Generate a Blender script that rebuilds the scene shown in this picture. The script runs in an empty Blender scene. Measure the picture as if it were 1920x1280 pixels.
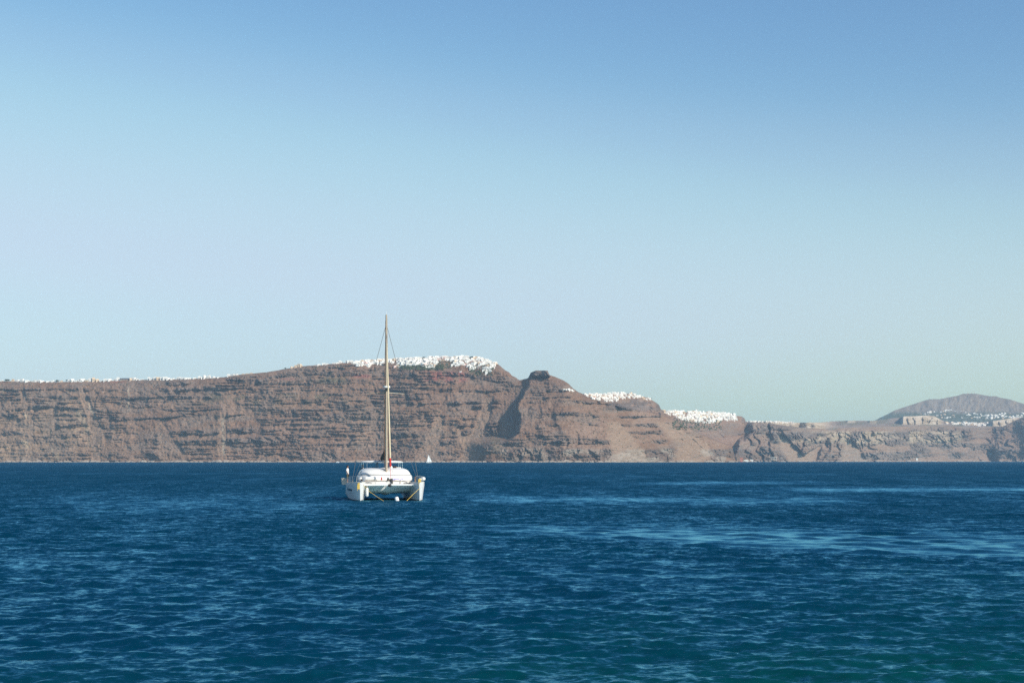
import bpy, bmesh, math, random
import numpy as np
from mathutils import Vector, Matrix

random.seed(7)
rng = np.random.default_rng(11)
scene = bpy.context.scene
col = scene.collection
R = math.radians

# ------------------------------------------------------------------ camera
CAM_H = 3.9                      # eye height above the water, metres
FPX = 2933.3                     # focal length in pixels of a 1920-wide frame (55 mm on 36 mm)
HOR = 863.5                      # horizon row of a 1280-high frame
cam_data = bpy.data.cameras.new('camera')
cam_data.sensor_width = 36.0
cam_data.lens = 55.0
cam_data.shift_y = (HOR - 640.0) / 1920.0
cam_data.clip_start = 0.5
cam_data.clip_end = 120000.0
cam = bpy.data.objects.new('camera', cam_data)
cam.location = (0, 0, CAM_H)
cam.rotation_euler = (R(90), 0, 0)
col.objects.link(cam)
scene.camera = cam

# ------------------------------------------------------------------ sky, sun, exposure
SUN_AZ = R(48)                   # degrees to the right of straight behind the camera
SUN_EL = R(33)
world = bpy.data.worlds.new('World')
scene.world = world
world.use_nodes = True
wn = world.node_tree
wn.nodes.clear()
sky = wn.nodes.new('ShaderNodeTexSky')
sky.sky_type = 'NISHITA'
sky.sun_disc = False
sky.sun_elevation = SUN_EL
sky.sun_rotation = math.pi - SUN_AZ
sky.altitude = 0.0
sky.air_density = 1.0
sky.dust_density = 1.0
sky.ozone_density = 2.0
bg = wn.nodes.new('ShaderNodeBackground')
bg.inputs['Strength'].default_value = 0.14
wo = wn.nodes.new('ShaderNodeOutputWorld')
sp = wn.nodes.new('ShaderNodeSeparateColor'); cb = wn.nodes.new('ShaderNodeCombineColor')      # the film's colour curves
wn.links.new(sky.outputs[0], sp.inputs[0])
SKY_CURVES = ([(0, 0), (.10, .055), (.20, .135), (.27, .215), (.32, .33), (.385, .455), (.45, .535), (.52, .58), (.65, .605), (.8, .68), (2, 1.6)],
              [(0, 0), (.2, .16), (.35, .32), (.42, .41), (.50, .55), (.57, .66), (.66, .715), (.76, .735), (1, .88), (2, 1.7)],
              [(0, 0), (.4, .39), (.55, .562), (.65, .665), (.78, .79), (.85, .83), (1, .89), (2, 1.7)])
for ch, pts_ in enumerate(SKY_CURVES):
    a_ = wn.nodes.new('ShaderNodeMath'); a_.operation = 'MULTIPLY'; a_.inputs[1].default_value = 0.14/2.0
    fc = wn.nodes.new('ShaderNodeFloatCurve')
    cv = fc.mapping.curves[0]
    cv.points[0].location = (0, 0); cv.points[1].location = (pts_[-1][0]/2, pts_[-1][1]/2)
    for (u_, v_) in pts_[1:-1]: cv.points.new(u_/2, v_/2)
    fc.mapping.update()
    b_ = wn.nodes.new('ShaderNodeMath'); b_.operation = 'MULTIPLY'; b_.inputs[1].default_value = 2.0/0.14
    wn.links.new(sp.outputs[ch], a_.inputs[0]); wn.links.new(a_.outputs[0], fc.inputs['Value']); wn.links.new(fc.outputs[0], b_.inputs[0]); wn.links.new(b_.outputs[0], cb.inputs[ch])
wn.links.new(cb.outputs[0], bg.inputs['Color'])
wn.links.new(bg.outputs[0], wo.inputs['Surface'])

sun_data = bpy.data.lights.new('sun', 'SUN')
sun_data.energy = 4.9
sun_data.angle = R(0.53)
sun_data.color = (1.0, 0.93, 0.82)
sun = bpy.data.objects.new('sun', sun_data)
sd = Vector((math.sin(SUN_AZ) * math.cos(SUN_EL), -math.cos(SUN_AZ) * math.cos(SUN_EL), math.sin(SUN_EL)))
sun.rotation_euler = sd.to_track_quat('Z', 'Y').to_euler()
sun.location = (60, -60, 80)
col.objects.link(sun)

vs = scene.view_settings
vs.view_transform = 'Standard'
vs.look = 'None'
vs.exposure = 0.0
vs.gamma = 1.0
vs.use_curve_mapping = False
scene.cycles.use_denoising = False
scene.cycles.max_bounces = 6
scene.cycles.volume_bounces = 1
scene.cycles.transparent_max_bounces = 6

# ------------------------------------------------------------------ helpers
def tag(o, label=None, cat=None, group=None, kind=None):
    if label: o['label'] = label
    if cat: o['category'] = cat
    if group: o['group'] = group
    if kind: o['kind'] = kind
    return o

def node_mat(name, color, rough=0.6, metal=0.0, noise=0.0, scale=4.0, spec=0.5, bump=0.0):
    """procedural paint: base colour varied by a noise, optional fine relief"""
    m = bpy.data.materials.new(name)
    m.use_nodes = True
    nt = m.node_tree
    b = nt.nodes['Principled BSDF']
    b.inputs['Roughness'].default_value = rough
    b.inputs['Metallic'].default_value = metal
    b.inputs['Specular IOR Level'].default_value = spec
    tc = nt.nodes.new('ShaderNodeTexCoord')
    nz = nt.nodes.new('ShaderNodeTexNoise')
    nz.inputs['Scale'].default_value = scale
    nz.inputs['Detail'].default_value = 5
    nt.links.new(tc.outputs['Object'], nz.inputs['Vector'])
    mx = nt.nodes.new('ShaderNodeMix'); mx.data_type = 'RGBA'
    k = 1.0 - noise
    mx.inputs[6].default_value = (color[0]*k, color[1]*k, color[2]*k, 1)
    k = 1.0 + noise
    mx.inputs[7].default_value = (min(1, color[0]*k), min(1, color[1]*k), min(1, color[2]*k), 1)
    nt.links.new(nz.outputs['Fac'], mx.inputs[0])
    nt.links.new(mx.outputs[2], b.inputs['Base Color'])
    if bump:
        bp = nt.nodes.new('ShaderNodeBump')
        bp.inputs['Strength'].default_value = bump
        nt.links.new(nz.outputs['Fac'], bp.inputs['Height'])
        nt.links.new(bp.outputs['Normal'], b.inputs['Normal'])
    return m

def px(x, y, Y):
    """world point at depth Y that the photograph shows at pixel (x, y)"""
    return Vector(((x - 960.0) / FPX * Y, Y, CAM_H + (HOR - y) / FPX * Y))

def _hash(ix, iy, seed):
    h = (ix.astype(np.int64) * 374761393 + iy.astype(np.int64) * 668265263 + seed * 2147483647 + 1013904223) & 0xFFFFFFFF
    h = ((h ^ (h >> 13)) * 1274126177) & 0xFFFFFFFF
    h = (h ^ (h >> 16)) & 0xFFFFFFFF
    h = (h * 2246822519) & 0xFFFFFFFF
    h = h ^ (h >> 15)
    return (h & 0xFFFFFF).astype(np.float64) / 0xFFFFFF * 2 - 1

def vnoise(x, y, seed=0):
    x = np.asarray(x, float); y = np.asarray(y, float)
    x, y = np.broadcast_arrays(x, y)
    ix = np.floor(x); iy = np.floor(y)
    fx = x - ix; fy = y - iy
    fx = fx*fx*fx*(fx*(fx*6-15)+10); fy = fy*fy*fy*(fy*(fy*6-15)+10)
    a = _hash(ix, iy, seed); b = _hash(ix+1, iy, seed)
    c = _hash(ix, iy+1, seed); d = _hash(ix+1, iy+1, seed)
    return (a*(1-fx)+b*fx)*(1-fy) + (c*(1-fx)+d*fx)*fy

def fbm(x, y, octv=4, seed=0, gain=0.5):
    s = 0; a = 1; n = 0
    for k in range(octv):
        s = s + a*vnoise(np.asarray(x)*2**k+k*17.3, np.asarray(y)*2**k+k*9.1, seed+k*13)
        n += a; a *= gain
    return s/n

def sstep(a, b, x):
    t = np.clip((x-a)/(b-a), 0, 1)
    return t*t*(3-2*t)

def interp(x, pts):
    p = np.array(pts, float)
    return np.interp(x, p[:, 0], p[:, 1])

def smooth_interp(x, pts, w=3):
    x = np.asarray(x, float)
    return (interp(x-w, pts)+2*interp(x, pts)+interp(x+w, pts))/4

def grid_mesh(name, P, C=None, attrs=None, smooth=True, wrap=False):
    """P: (ni, nj, 3) -> quad grid mesh"""
    ni, nj = P.shape[:2]
    me = bpy.data.meshes.new(name)
    idx = np.arange(ni*nj).reshape(ni, nj)
    if wrap:
        a = idx[:, :-1]; b = np.roll(idx, -1, 0)[:, :-1]; c = np.roll(idx, -1, 0)[:, 1:]; d = idx[:, 1:]
    else:
        a = idx[:-1, :-1]; b = idx[1:, :-1]; c = idx[1:, 1:]; d = idx[:-1, 1:]
    q = np.stack([a, b, c, d], -1).reshape(-1, 4)
    me.vertices.add(ni*nj)
    me.vertices.foreach_set('co', P.astype(np.float32).ravel())
    me.loops.add(q.size)
    me.loops.foreach_set('vertex_index', q.astype(np.int32).ravel())
    me.polygons.add(len(q))
    me.polygons.foreach_set('loop_start', np.arange(0, q.size, 4, dtype=np.int32))
    me.polygons.foreach_set('loop_total', np.full(len(q), 4, np.int32))
    me.polygons.foreach_set('use_smooth', np.full(len(q), smooth))
    me.update(calc_edges=True)
    if C is not None:
        at = me.attributes.new('rock', 'FLOAT_COLOR', 'POINT')
        c4 = np.ones((ni*nj, 4), np.float32); c4[:, :3] = np.clip(C, 0, 1).reshape(-1, 3)
        at.data.foreach_set('color', c4.ravel())
    for k, v in (attrs or {}).items():
        at = me.attributes.new(k, 'FLOAT', 'POINT')
        at.data.foreach_set('value', v.astype(np.float32).ravel())
    o = bpy.data.objects.new(name, me)
    col.objects.link(o)
    return o

# ------------------------------------------------------------------ materials of the setting
def rock_material():
    m = bpy.data.materials.new('weathered_volcanic_rock')
    m.use_nodes = True
    nt = m.node_tree; L = nt.links
    b = nt.nodes['Principled BSDF']
    b.inputs['Roughness'].default_value = 0.95
    b.inputs['Specular IOR Level'].default_value = 0.1
    at = nt.nodes.new('ShaderNodeAttribute'); at.attribute_name = 'rock'
    geo = nt.nodes.new('ShaderNodeNewGeometry')
    mp = nt.nodes.new('ShaderNodeMapping'); mp.inputs['Scale'].default_value = (0.05, 0.05, 0.22)
    L.new(geo.outputs['Position'], mp.inputs['Vector'])
    nz = nt.nodes.new('ShaderNodeTexNoise'); nz.inputs['Scale'].default_value = 1.0; nz.inputs['Detail'].default_value = 7
    nz.inputs['Roughness'].default_value = 0.65
    L.new(mp.outputs[0], nz.inputs['Vector'])
    rp = nt.nodes.new('ShaderNodeValToRGB')
    rp.color_ramp.elements[0].position = 0.25; rp.color_ramp.elements[0].color = (0.74, 0.73, 0.73, 1)
    rp.color_ramp.elements[1].position = 0.75; rp.color_ramp.elements[1].color = (1.24, 1.22, 1.19, 1)
    L.new(nz.outputs['Fac'], rp.inputs[0])
    mul = nt.nodes.new('ShaderNodeMix'); mul.data_type = 'RGBA'; mul.blend_type = 'MULTIPLY'; mul.inputs[0].default_value = 1
    L.new(at.outputs['Color'], mul.inputs[6]); L.new(rp.outputs[0], mul.inputs[7])
    L.new(mul.outputs[2], b.inputs['Base Color'])
    bp = nt.nodes.new('ShaderNodeBump'); bp.inputs['Strength'].default_value = 0.6; bp.inputs['Distance'].default_value = 6.0
    L.new(nz.outputs['Fac'], bp.inputs['Height']); L.new(bp.outputs[0], b.inputs['Normal'])
    return m
ROCK = rock_material()

def sea_material():
    m = bpy.data.materials.new('sea_water')
    m.use_nodes = True
    nt = m.node_tree; L = nt.links
    nt.nodes.remove(nt.nodes['Principled BSDF'])
    out = [n_ for n_ in nt.nodes if n_.type == 'OUTPUT_MATERIAL'][0]
    body = nt.nodes.new('ShaderNodeBsdfDiffuse')                     # light scattered back by the water itself
    gl = nt.nodes.new('ShaderNodeBsdfAnisotropic'); gl.inputs['Color'].default_value = (0.36, 0.80, 0.97, 1)
    fr = nt.nodes.new('ShaderNodeFresnel'); fr.inputs['IOR'].default_value = 1.333
    mix = nt.nodes.new('ShaderNodeMixShader')
    L.new(fr.outputs[0], mix.inputs[0]); L.new(body.outputs[0], mix.inputs[1]); L.new(gl.outputs[0], mix.inputs[2]); L.new(mix.outputs[0], out.inputs['Surface'])
    def attr(n):
        a = nt.nodes.new('ShaderNodeAttribute'); a.attribute_name = n; return a.outputs['Fac']
    geo = nt.nodes.new('ShaderNodeNewGeometry')
    # body colour: deep blue, teal over the shallows
    big = nt.nodes.new('ShaderNodeTexNoise'); big.inputs['Scale'].default_value = 0.12; big.inputs['Detail'].default_value = 3
    L.new(geo.outputs['Position'], big.inputs['Vector'])
    deep = nt.nodes.new('ShaderNodeMix'); deep.data_type = 'RGBA'
    deep.inputs[6].default_value = (0.0002, 0.021, 0.047, 1); deep.inputs[7].default_value = (0.0003, 0.034, 0.068, 1)
    L.new(big.outputs['Fac'], deep.inputs[0])
    sh = nt.nodes.new('ShaderNodeMix'); sh.data_type = 'RGBA'
    sh.inputs[7].default_value = (0.0008, 0.044, 0.042, 1)
    L.new(attr('shallow'), sh.inputs[0]); L.new(deep.outputs[2], sh.inputs[6])
    L.new(sh.outputs[2], body.inputs['Color'])
    # ripple slopes too small for the mesh; facets too small for a pixel become gloss
    rip = attr('ripple'); far = attr('far')
    L.new(attr('facet'), gl.inputs['Roughness'])
    total = None
    for sx_, sy_, amp, src in ((2.2, 3.6, 0.8, rip), (6.5, 12.0, 0.9, rip), (2.6, 1.2, 0.5, rip), (0.9, 0.4, 0.22, rip), (0.30, 0.42, 0.45, far), (0.55, 0.10, 0.45, far), (0.16, 0.02, 0.35, far)):
        mp = nt.nodes.new('ShaderNodeMapping'); mp.inputs['Scale'].default_value = (sx_, sy_, sy_)
        mp.inputs['Rotation'].default_value = (0, 0, R(6))
        L.new(geo.outputs['Position'], mp.inputs['Vector'])
        nz = nt.nodes.new('ShaderNodeTexNoise'); nz.inputs['Scale'].default_value = 1.0
        nz.inputs['Detail'].default_value = 3; nz.inputs['Roughness'].default_value = 0.6
        L.new(mp.outputs[0], nz.inputs['Vector'])
        sub = nt.nodes.new('ShaderNodeVectorMath'); sub.operation = 'SUBTRACT'; sub.inputs[1].default_value = (0.5, 0.5, 0.5)
        L.new(nz.outputs['Color'], sub.inputs[0])
        mu = nt.nodes.new('ShaderNodeVectorMath'); mu.operation = 'MULTIPLY'; mu.inputs[1].default_value = (amp*0.7, amp, 0)
        L.new(sub.outputs[0], mu.inputs[0])
        scl = nt.nodes.new('ShaderNodeVectorMath'); scl.operation = 'SCALE'
        L.new(mu.outputs[0], scl.inputs[0]); L.new(src, scl.inputs['Scale'])
        if total is None:
            total = scl.outputs[0]
        else:
            ad = nt.nodes.new('ShaderNodeVectorMath'); ad.operation = 'ADD'
            L.new(total, ad.inputs[0]); L.new(scl.outputs[0], ad.inputs[1]); total = ad.outputs[0]
    lean = nt.nodes.new('ShaderNodeVectorMath'); lean.operation = 'SCALE'; lean.inputs[0].default_value = (0.02, -0.14, 0)     # wind chop leans one way
    f3 = nt.nodes.new('ShaderNodeMath'); f3.operation = 'POWER'; f3.inputs[1].default_value = 3.0
    L.new(far, f3.inputs[0])
    ls = nt.nodes.new('ShaderNodeMath'); ls.operation = 'MULTIPLY_ADD'; ls.inputs[1].default_value = 1.5
    L.new(f3.outputs[0], ls.inputs[0]); L.new(rip, ls.inputs[2]); L.new(ls.outputs[0], lean.inputs['Scale'])
    ad0 = nt.nodes.new('ShaderNodeVectorMath'); ad0.operation = 'ADD'
    L.new(total, ad0.inputs[0]); L.new(lean.outputs[0], ad0.inputs[1])
    ad = nt.nodes.new('ShaderNodeVectorMath'); ad.operation = 'ADD'
    L.new(geo.outputs['Normal'], ad.inputs[0]); L.new(ad0.outputs[0], ad.inputs[1])
    nm = nt.nodes.new('ShaderNodeVectorMath'); nm.operation = 'NORMALIZE'
    L.new(ad.outputs[0], nm.inputs[0])
    for n_ in (body, gl, fr): L.new(nm.outputs[0], n_.inputs['Normal'])
    return m

# ------------------------------------------------------------------ sea
def build_sea():
    az_f = np.linspace(R(-21), R(21), 820)
    az_c = np.linspace(R(21), R(339), 120)[1:-1]
    az = np.concatenate([az_f, az_c])            # measured clockwise from +Y
    r1 = np.geomspace(20, 330, 720)
    r0 = np.geomspace(0.5, 20, 26)[:-1]
    r2 = np.geomspace(330, 1500, 90)[1:]
    r3 = np.geomspace(1500, 20500, 26)[1:]
    r = np.concatenate([r0, r1, r2, r3])
    A, RR = np.meshgrid(az, r, indexing='ij')
    X = RR*np.sin(A); Y = RR*np.cos(A)
    dr = np.gradient(r)[None, :]*np.ones_like(A)
    dc = np.gradient(az)[:, None]*RR
    ahead = (np.abs(A) < R(21.5)).astype(float)
    # where the picture shows each spot of water
    Ys = np.maximum(Y, 1.0)
    U = 960 + FPX*X/Ys; V = HOR + FPX*CAM_H/Ys
    V = np.where(Y > 1, V, 5000)
    # slicks: calm streaks, measured as patches of water
    wv = fbm(X/14, Y/22, 4, 5)*5
    Vw = V + wv*np.clip((V-HOR)/130, 0.2, 1.5)
    yt = interp(U, [(700, 990), (850, 985), (1200, 981), (1500, 984), (1920, 996), (2400, 1010)])
    yb = interp(U, [(700, 994), (850, 997), (960, 1004), (1200, 1017), (1400, 1030), (1600, 1041), (1920, 1053), (2400, 1066)])
    slick = sstep(-14, 22, Vw-yt)*sstep(-4, 10, yb-Vw)*sstep(780, 900, U+wv*8)
    slick = np.maximum(slick, 0.75*np.exp(-((Vw-938-(U-1200)*0.004)/7)**2)*sstep(800, 1000, U)*sstep(1720, 1500, U))
    slick = np.maximum(slick, 0.8*np.exp(-((Vw-917)/4)**2)*sstep(1380, 1560, U))
    slick = np.maximum(slick, 0.6*np.exp(-((Vw-905)/3)**2)*sstep(1150, 1300, U)*sstep(1600, 1450, U))
    slick = np.maximum(slick, 0.45*np.exp(-((Vw-948)/20)**2)*sstep(20, 160, U)*sstep(700, 520, U))
    slick = np.maximum(slick, 0.42*np.exp(-((Vw-1075)/17)**2)*sstep(900, 1100, U))
    gust = fbm(X/30, Y/60, 4, 31)
    slick = np.clip(slick + 0.25*np.clip(gust, 0, 1)*sstep(1300, 900, V), 0, 1)
    dark = sstep(0, 6, Vw-yb)*sstep(46, 10, Vw-yb)*sstep(900, 1050, U)       # gust line under the slick
    ripple = np.clip(1.0 - 0.80*slick + 0.3*dark - 0.15*gust, 0.08, 1.6)
    # waves
    H = np.zeros_like(X); DX = np.zeros_like(X); DY = np.zeros_like(X)
    tot = 0; kept = np.zeros_like(X)
    sel = (RR < 340)
    idx = np.where(r < 340)[0]; s = slice(0, idx[-1]+1)
    Xs, Yv, drs, dcs, ah = [q[:, s].astype(np.float32) for q in (X, Y, dr, dc, ahead)]
    sl32 = slick[:, s].astype(np.float32)
    n = 96
    lam = np.geomspace(0.22, 6.0, n)
    for k in range(n):
        l = lam[k]*rng.uniform(0.95, 1.05)
        spread = 0.75 if l < 1.2 else (0.52 if l < 3 else 0.33)
        th = R(-90 - 14) + rng.normal(0, spread)
        kx, ky = math.cos(th), math.sin(th)
        sl = 0.030*(1.2 if 0.35 < l < 1.5 else 1.0)*(1.0 if l < 2.4 else (2.4/l)**1.6)*(0.85 if l < 0.5 else 1.0)*rng.uniform(0.6, 1.4)
        a = sl*l/(2*math.pi)
        cell = np.float32(abs(kx))*dcs + np.float32(abs(ky))*drs
        w0 = sstep(np.float32(1.6), np.float32(3.6), np.float32(l)/np.maximum(cell, np.float32(1e-6)))*ah
        w = w0
        if l < 1.5:
            w = w*(1-0.7*sl32)
        tot += sl*sl
        kept[:, s] += (sl*sl)*w0
        ph = np.float32(2*math.pi/l)*(np.float32(kx)*Xs+np.float32(ky)*Yv) + np.float32(rng.uniform(0, 6.283))
        sn = np.sin(ph)
        H[:, s] += a*w*np.cos(ph)
        DX[:, s] -= 1.05*a*w*kx*sn; DY[:, s] -= 1.05*a*w*ky*sn
    grp = 1 + 0.35*fbm(X/9, Y/9, 3, 77)
    H *= grp; DX *= grp; DY *= grp
    far = np.sqrt(np.clip(1-kept/tot, 0, 1))*(1-0.6*slick)
    far = np.where(ahead > 0, far, 1.0)
    facet = np.clip((0.08 + 0.28*np.sqrt(np.clip(1-kept/tot, 0, 1)))*(1-0.42*slick)*(1-0.10*gust), 0.06, 0.65)
    shallow = 0.62*sstep(1070, 1290, V + 0.10*(U-1250) + 60*fbm(X/7, Y/12, 3, 8))*sstep(500, 1300, U+120*fbm(X/6, Y/6, 2, 3))
    shallow = np.clip(shallow + 0.35*sstep(1190, 1300, V), 0, 1)*np.clip(0.75+0.5*fbm(X/3, Y/5, 3, 19), 0, 1)
    P = np.stack([X+DX, Y+DY, H], -1)
    o = grid_mesh('sea', P, attrs={'facet': facet, 'ripple': ripple, 'far': far, 'shallow': shallow}, wrap=True)
    o.data.materials.append(sea_material())
    tag(o, kind='structure')
    return o
build_sea()

# ------------------------------------------------------------------ land
def saw(t):
    """0..1 ramp that jumps up at each integer and falls back slowly: a rock rib with a steep left flank"""
    f = t - np.floor(t)
    return np.where(f < 0.16, f/0.16, (1-f)/0.84)

SKY = [(-1400, 735), (-600, 722), (-200, 717), (0, 714), (100, 716), (215, 713.5), (270, 711.5), (320, 711), (400, 708.5), (425, 706),
       (440, 703), (470, 700), (500, 697.5), (535, 691.5), (560, 687.5), (580, 685), (600, 684), (640, 680.5), (660, 679), (700, 676),
       (740, 674.5), (780, 672.5), (820, 671), (850, 670), (880, 670), (900, 672.5), (920, 678.5), (928, 681.5), (934, 682.5), (940, 687.5), (946, 693),
       (955, 698), (960, 704), (966, 707), (974, 712.5), (980, 711), (990, 708.5), (992.5, 704), (995, 698.5), (1001, 696), (1005, 694.3), (1027, 694.6),
       (1029, 700), (1031, 703), (1036, 704.5), (1055, 712), (1066, 719), (1075, 728), (1085, 735), (1096, 740), (1105, 740), (1130, 739),
       (1165, 737.5), (1185, 739), (1200, 742), (1216, 745.5), (1223, 750), (1231, 755), (1236, 759), (1239, 767), (1246, 770.5),
       (1262, 771.5), (1300, 773), (1340, 774), (1362, 776), (1378, 778.5), (1390, 780), (1396, 784), (1399, 791), (1440, 793), (1443, 790), (1447, 793.5),
       (1470, 797), (1500, 801), (1540, 803), (1564, 806), (1571, 803), (1600, 801), (1660, 799), (1700, 799), (1760, 797), (1800, 799),
       (1815, 801.5), (1850, 800), (1880, 799), (1895, 792), (1905, 787), (1920, 782), (1960, 776), (2100, 772), (2400, 790), (3000, 815)]
WAT = [(-1400, 5200), (0, 4500), (500, 4250), (850, 4150), (1060, 4080), (1150, 4150), (1250, 4350), (1355, 4550), (1374, 4600), (1390, 6050),
       (1480, 6350), (1700, 7100), (1860, 7700), (1900, 7650), (1960, 7500), (2400, 7400), (3000, 8000)]
NEAR = [(1070, 700), (1085, 735.5), (1100, 743), (1150, 758), (1200, 769), (1240, 776), (1280, 796), (1320, 816), (1360, 832), (1372, 836), (1380, 866), (1410, 900)]
FARD = [(1060, 4500), (1100, 5000), (1238, 5350), (1250, 5800), (1376, 5990), (1400, 6084)]

TOWNS = {
 'imero': ([(636, 679.5), (660, 678), (700, 676), (740, 674), (780, 672), (820, 670.5), (880, 669.7), (900, 672), (920, 678), (932, 682)],
           [(636, 681), (660, 680), (668, 684), (690, 688), (697, 684), (715, 681), (735, 681), (742, 688), (752, 690), (760, 686), (790, 685), (800, 690),
            (812, 692), (818, 686), (822, 678), (845, 677), (850, 687), (862, 688), (868, 684), (878, 690), (892, 696), (897, 690), (905, 694), (916, 702), (919, 692), (928, 690), (932, 685)]),
 'firo': ([(1097, 740.5), (1105, 740), (1130, 739), (1165, 737.5), (1185, 739), (1200, 742), (1220, 748)],
          [(1097, 742), (1110, 746), (1118, 749), (1128, 751), (1135, 753), (1150, 752.5), (1160, 747), (1175, 745), (1195, 745), (1210, 748), (1220, 750)]),
 'fira': ([(1246, 770.5), (1262, 771.5), (1300, 773), (1340, 774), (1362, 776), (1380, 779)],
          [(1246, 771.5), (1258, 779), (1275, 784), (1290, 789), (1300, 791), (1318, 793), (1330, 794), (1340, 792), (1350, 789), (1375, 788), (1384, 783)]),
}

def build_cliff():
    xs = np.concatenate([np.arange(-1300, -30, 14.0), np.arange(-30, 1960, 1.0), np.arange(1960, 2900, 14.0)])
    NR = 262
    t = np.linspace(0, 1, NR)
    X = xs[:, None]*np.ones((1, NR))
    S = interp(xs, SKY) + 0.5*fbm(xs/7, 0*xs, 3, 4)*(1-sstep(985, 995, xs)*sstep(1035, 1028, xs))
    W = smooth_interp(xs, WAT, 4) + 10*fbm(xs/60, 0*xs, 2, 620)
    yw = HOR + FPX*(CAM_H+1.5)/W
    Yp = yw[:, None] - (yw-S)[:, None]*t[None, :]
    scale = (W/FPX)[:, None]                        # metres per photo pixel
    relh = (yw[:, None]-Yp)
    # --- lava benches: dark steep bands between scree slopes
    B = np.zeros_like(X)
    warp = 7*fbm(X/120, Yp/200, 3, 61)
    right = sstep(1380, 1440, X)
    for k, (y0, th, sd_) in enumerate([(851, 6, 1), (829, 4.5, 2), (811, 4.5, 3), (794, 2.6, 4), (778, 3.8, 5), (765, 2.6, 6), (752, 2.6, 7), (741, 2.5, 8), (729, 2.6, 9), (716, 2.3, 10)]):
        yk = y0 + 5*fbm(X/90, 0*X, 3, 100+sd_) + warp*0.7
        tk = th*(1.0+0.8*vnoise(X/37, 0*X, 140+sd_))
        pres = sstep(-0.15, 0.25, fbm(X/75, 0*X+y0, 3, 170+sd_))
        B = np.maximum(B, pres*sstep(1.0, 0.55, np.abs(Yp-yk)/np.maximum(tk, 0.4)))
    ytop = interp(X, [(-1400, 740), (0, 730), (200, 722), (300, 716), (330, 719), (370, 714), (430, 708), (455, 710), (475, 714.5), (500, 711), (533, 702), (560, 700), (620, 698.5), (700, 700.5),
                      (800, 701), (850, 700), (880, 703), (905, 707), (935, 713), (960, 722), (975, 722)])
    ptop = sstep(290, 320, X)*sstep(990, 960, X)*sstep(-0.5, -0.1, fbm(X/50, 0*X, 2, 33))*(1-0.75*sstep(350, 360, X)*sstep(430, 420, X))
    B = np.maximum(B, ptop*sstep(1, 0.6, np.abs(Yp-ytop)/(4.3+1.2*vnoise(X/15, 0*X, 9))))
    fine = sstep(0.02, 0.3, fbm(X/42, Yp/2.2, 3, 210))*sstep(-0.3, 0.15, fbm(X/110, Yp/40, 2, 215)+0.35*sstep(420, 480, X)*sstep(920, 880, X))   # thin layers
    B = B*np.clip(0.75+0.7*fbm(X/14, Yp/5, 3, 216), 0, 1)
    B = np.maximum(B, 0.55*fine)
    B *= 1-0.9*sstep(S[:, None]+16, S[:, None]+8, Yp)*(1-ptop)*(1-right)          # smooth brow under the rim
    # scree fans
    fan = np.zeros_like(X)
    for (xa, ya, xb, yb, wa, wb) in [(918, 745, 880, 868, 9, 22), (826, 780, 800, 868, 7, 26), (860, 800, 890, 868, 4, 16), (300, 790, 330, 868, 10, 30), (420, 770, 415, 868, 8, 8),
                                     (40, 730, 55, 790, 4, 8), (150, 720, 180, 800, 6, 12), (1150, 790, 1180, 850, 14, 40), (1235, 790, 1300, 832, 12, 40), (1590, 822, 1600, 868, 6, 34), (1540, 835, 1510, 868, 4, 28), (1460, 812, 1500, 868, 6, 30)]:
        q = np.clip((Yp-ya)/(yb-ya), 0, 1)
        cx = xa+(xb-xa)*q; ww = wa+(wb-wa)*q
        fan = np.maximum(fan, sstep(1.0, 0.6, np.abs(X-cx+4*fbm(X/20, Yp/20, 2, 7))/ww)*sstep(ya-3, ya+6, Yp))
    B *= 1-fan*(0.35+0.57*sstep(700, 800, X))
    # right-hand cliffs: pale pumice wall over darker lava
    palewall = right*sstep(806, 811, Yp)*sstep(836, 826, Yp+6*fbm(X/25, Yp/30, 3, 90))*sstep(1815, 1780, X)*sstep(1425, 1450, X)
    B = np.maximum(B, palewall)
    B = np.maximum(B, right*0.9*sstep(-0.1, 0.3, fbm(X/40, Yp/14, 3, 91))*(1-fan))
    # shore cliffs below the headland
    shore = sstep(838, 845, Yp+3*fbm(X/30, 0*X, 2, 93))*sstep(925, 945, X)*sstep(1365, 1355, X)
    B = np.maximum(B, shore*(0.75+0.25*fbm(X/20, Yp/20, 2, 94))*(1-0.6*fan))
    mesa = sstep(707, 704, Yp)*sstep(988, 994, X)*sstep(1034, 1030, X)
    B = np.maximum(B, mesa)
    rockend = sstep(745, 750, Yp)*sstep(772, 766, Yp)*sstep(1128, 1150, X)*sstep(1242, 1236, X)      # crag under the middle town
    B = np.maximum(B, rockend*sstep(-0.3, 0.1, fbm(X/18, Yp/10, 2, 95)))
    B = np.maximum(B, 0.8*sstep(1390, 1392, X)*sstep(1400, 1399, X)*sstep(795, 790, Yp))
    # --- depth
    wedge = sstep(930, 945, X)*sstep(992, 984, X)*sstep(728, 738, Yp)*sstep(826, 820, Yp)
    B = B*(1-0.9*wedge)
    slope = 1.35*(1-B)+0.16*B
    slope = slope*(1-0.25*right) + 0.5*sstep(S[:, None]+14, S[:, None]+2, Yp)*(1-right)*(1-mesa)
    dpx = -np.diff(Yp, axis=1, prepend=Yp[:, :1])
    near_sb = np.cumsum(slope*dpx*scale, axis=1)
    zz = relh*scale
    dev = near_sb-0.95*zz
    dpr = (yw-S)[:, None]/(NR-1)
    for _ in range(1):
        h_ = np.maximum(3, np.round(15/dpr).astype(int))
        cs = np.concatenate([np.zeros((len(xs), 1)), np.cumsum(dev, 1)], 1)
        jj = np.arange(NR)[None, :]
        lo = np.clip(jj-h_, 0, NR); hi = np.clip(jj+h_+1, 0, NR)
        blur = (np.take_along_axis(cs, hi, 1)-np.take_along_axis(cs, lo, 1))/(hi-lo)
        dev = dev-blur
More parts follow.
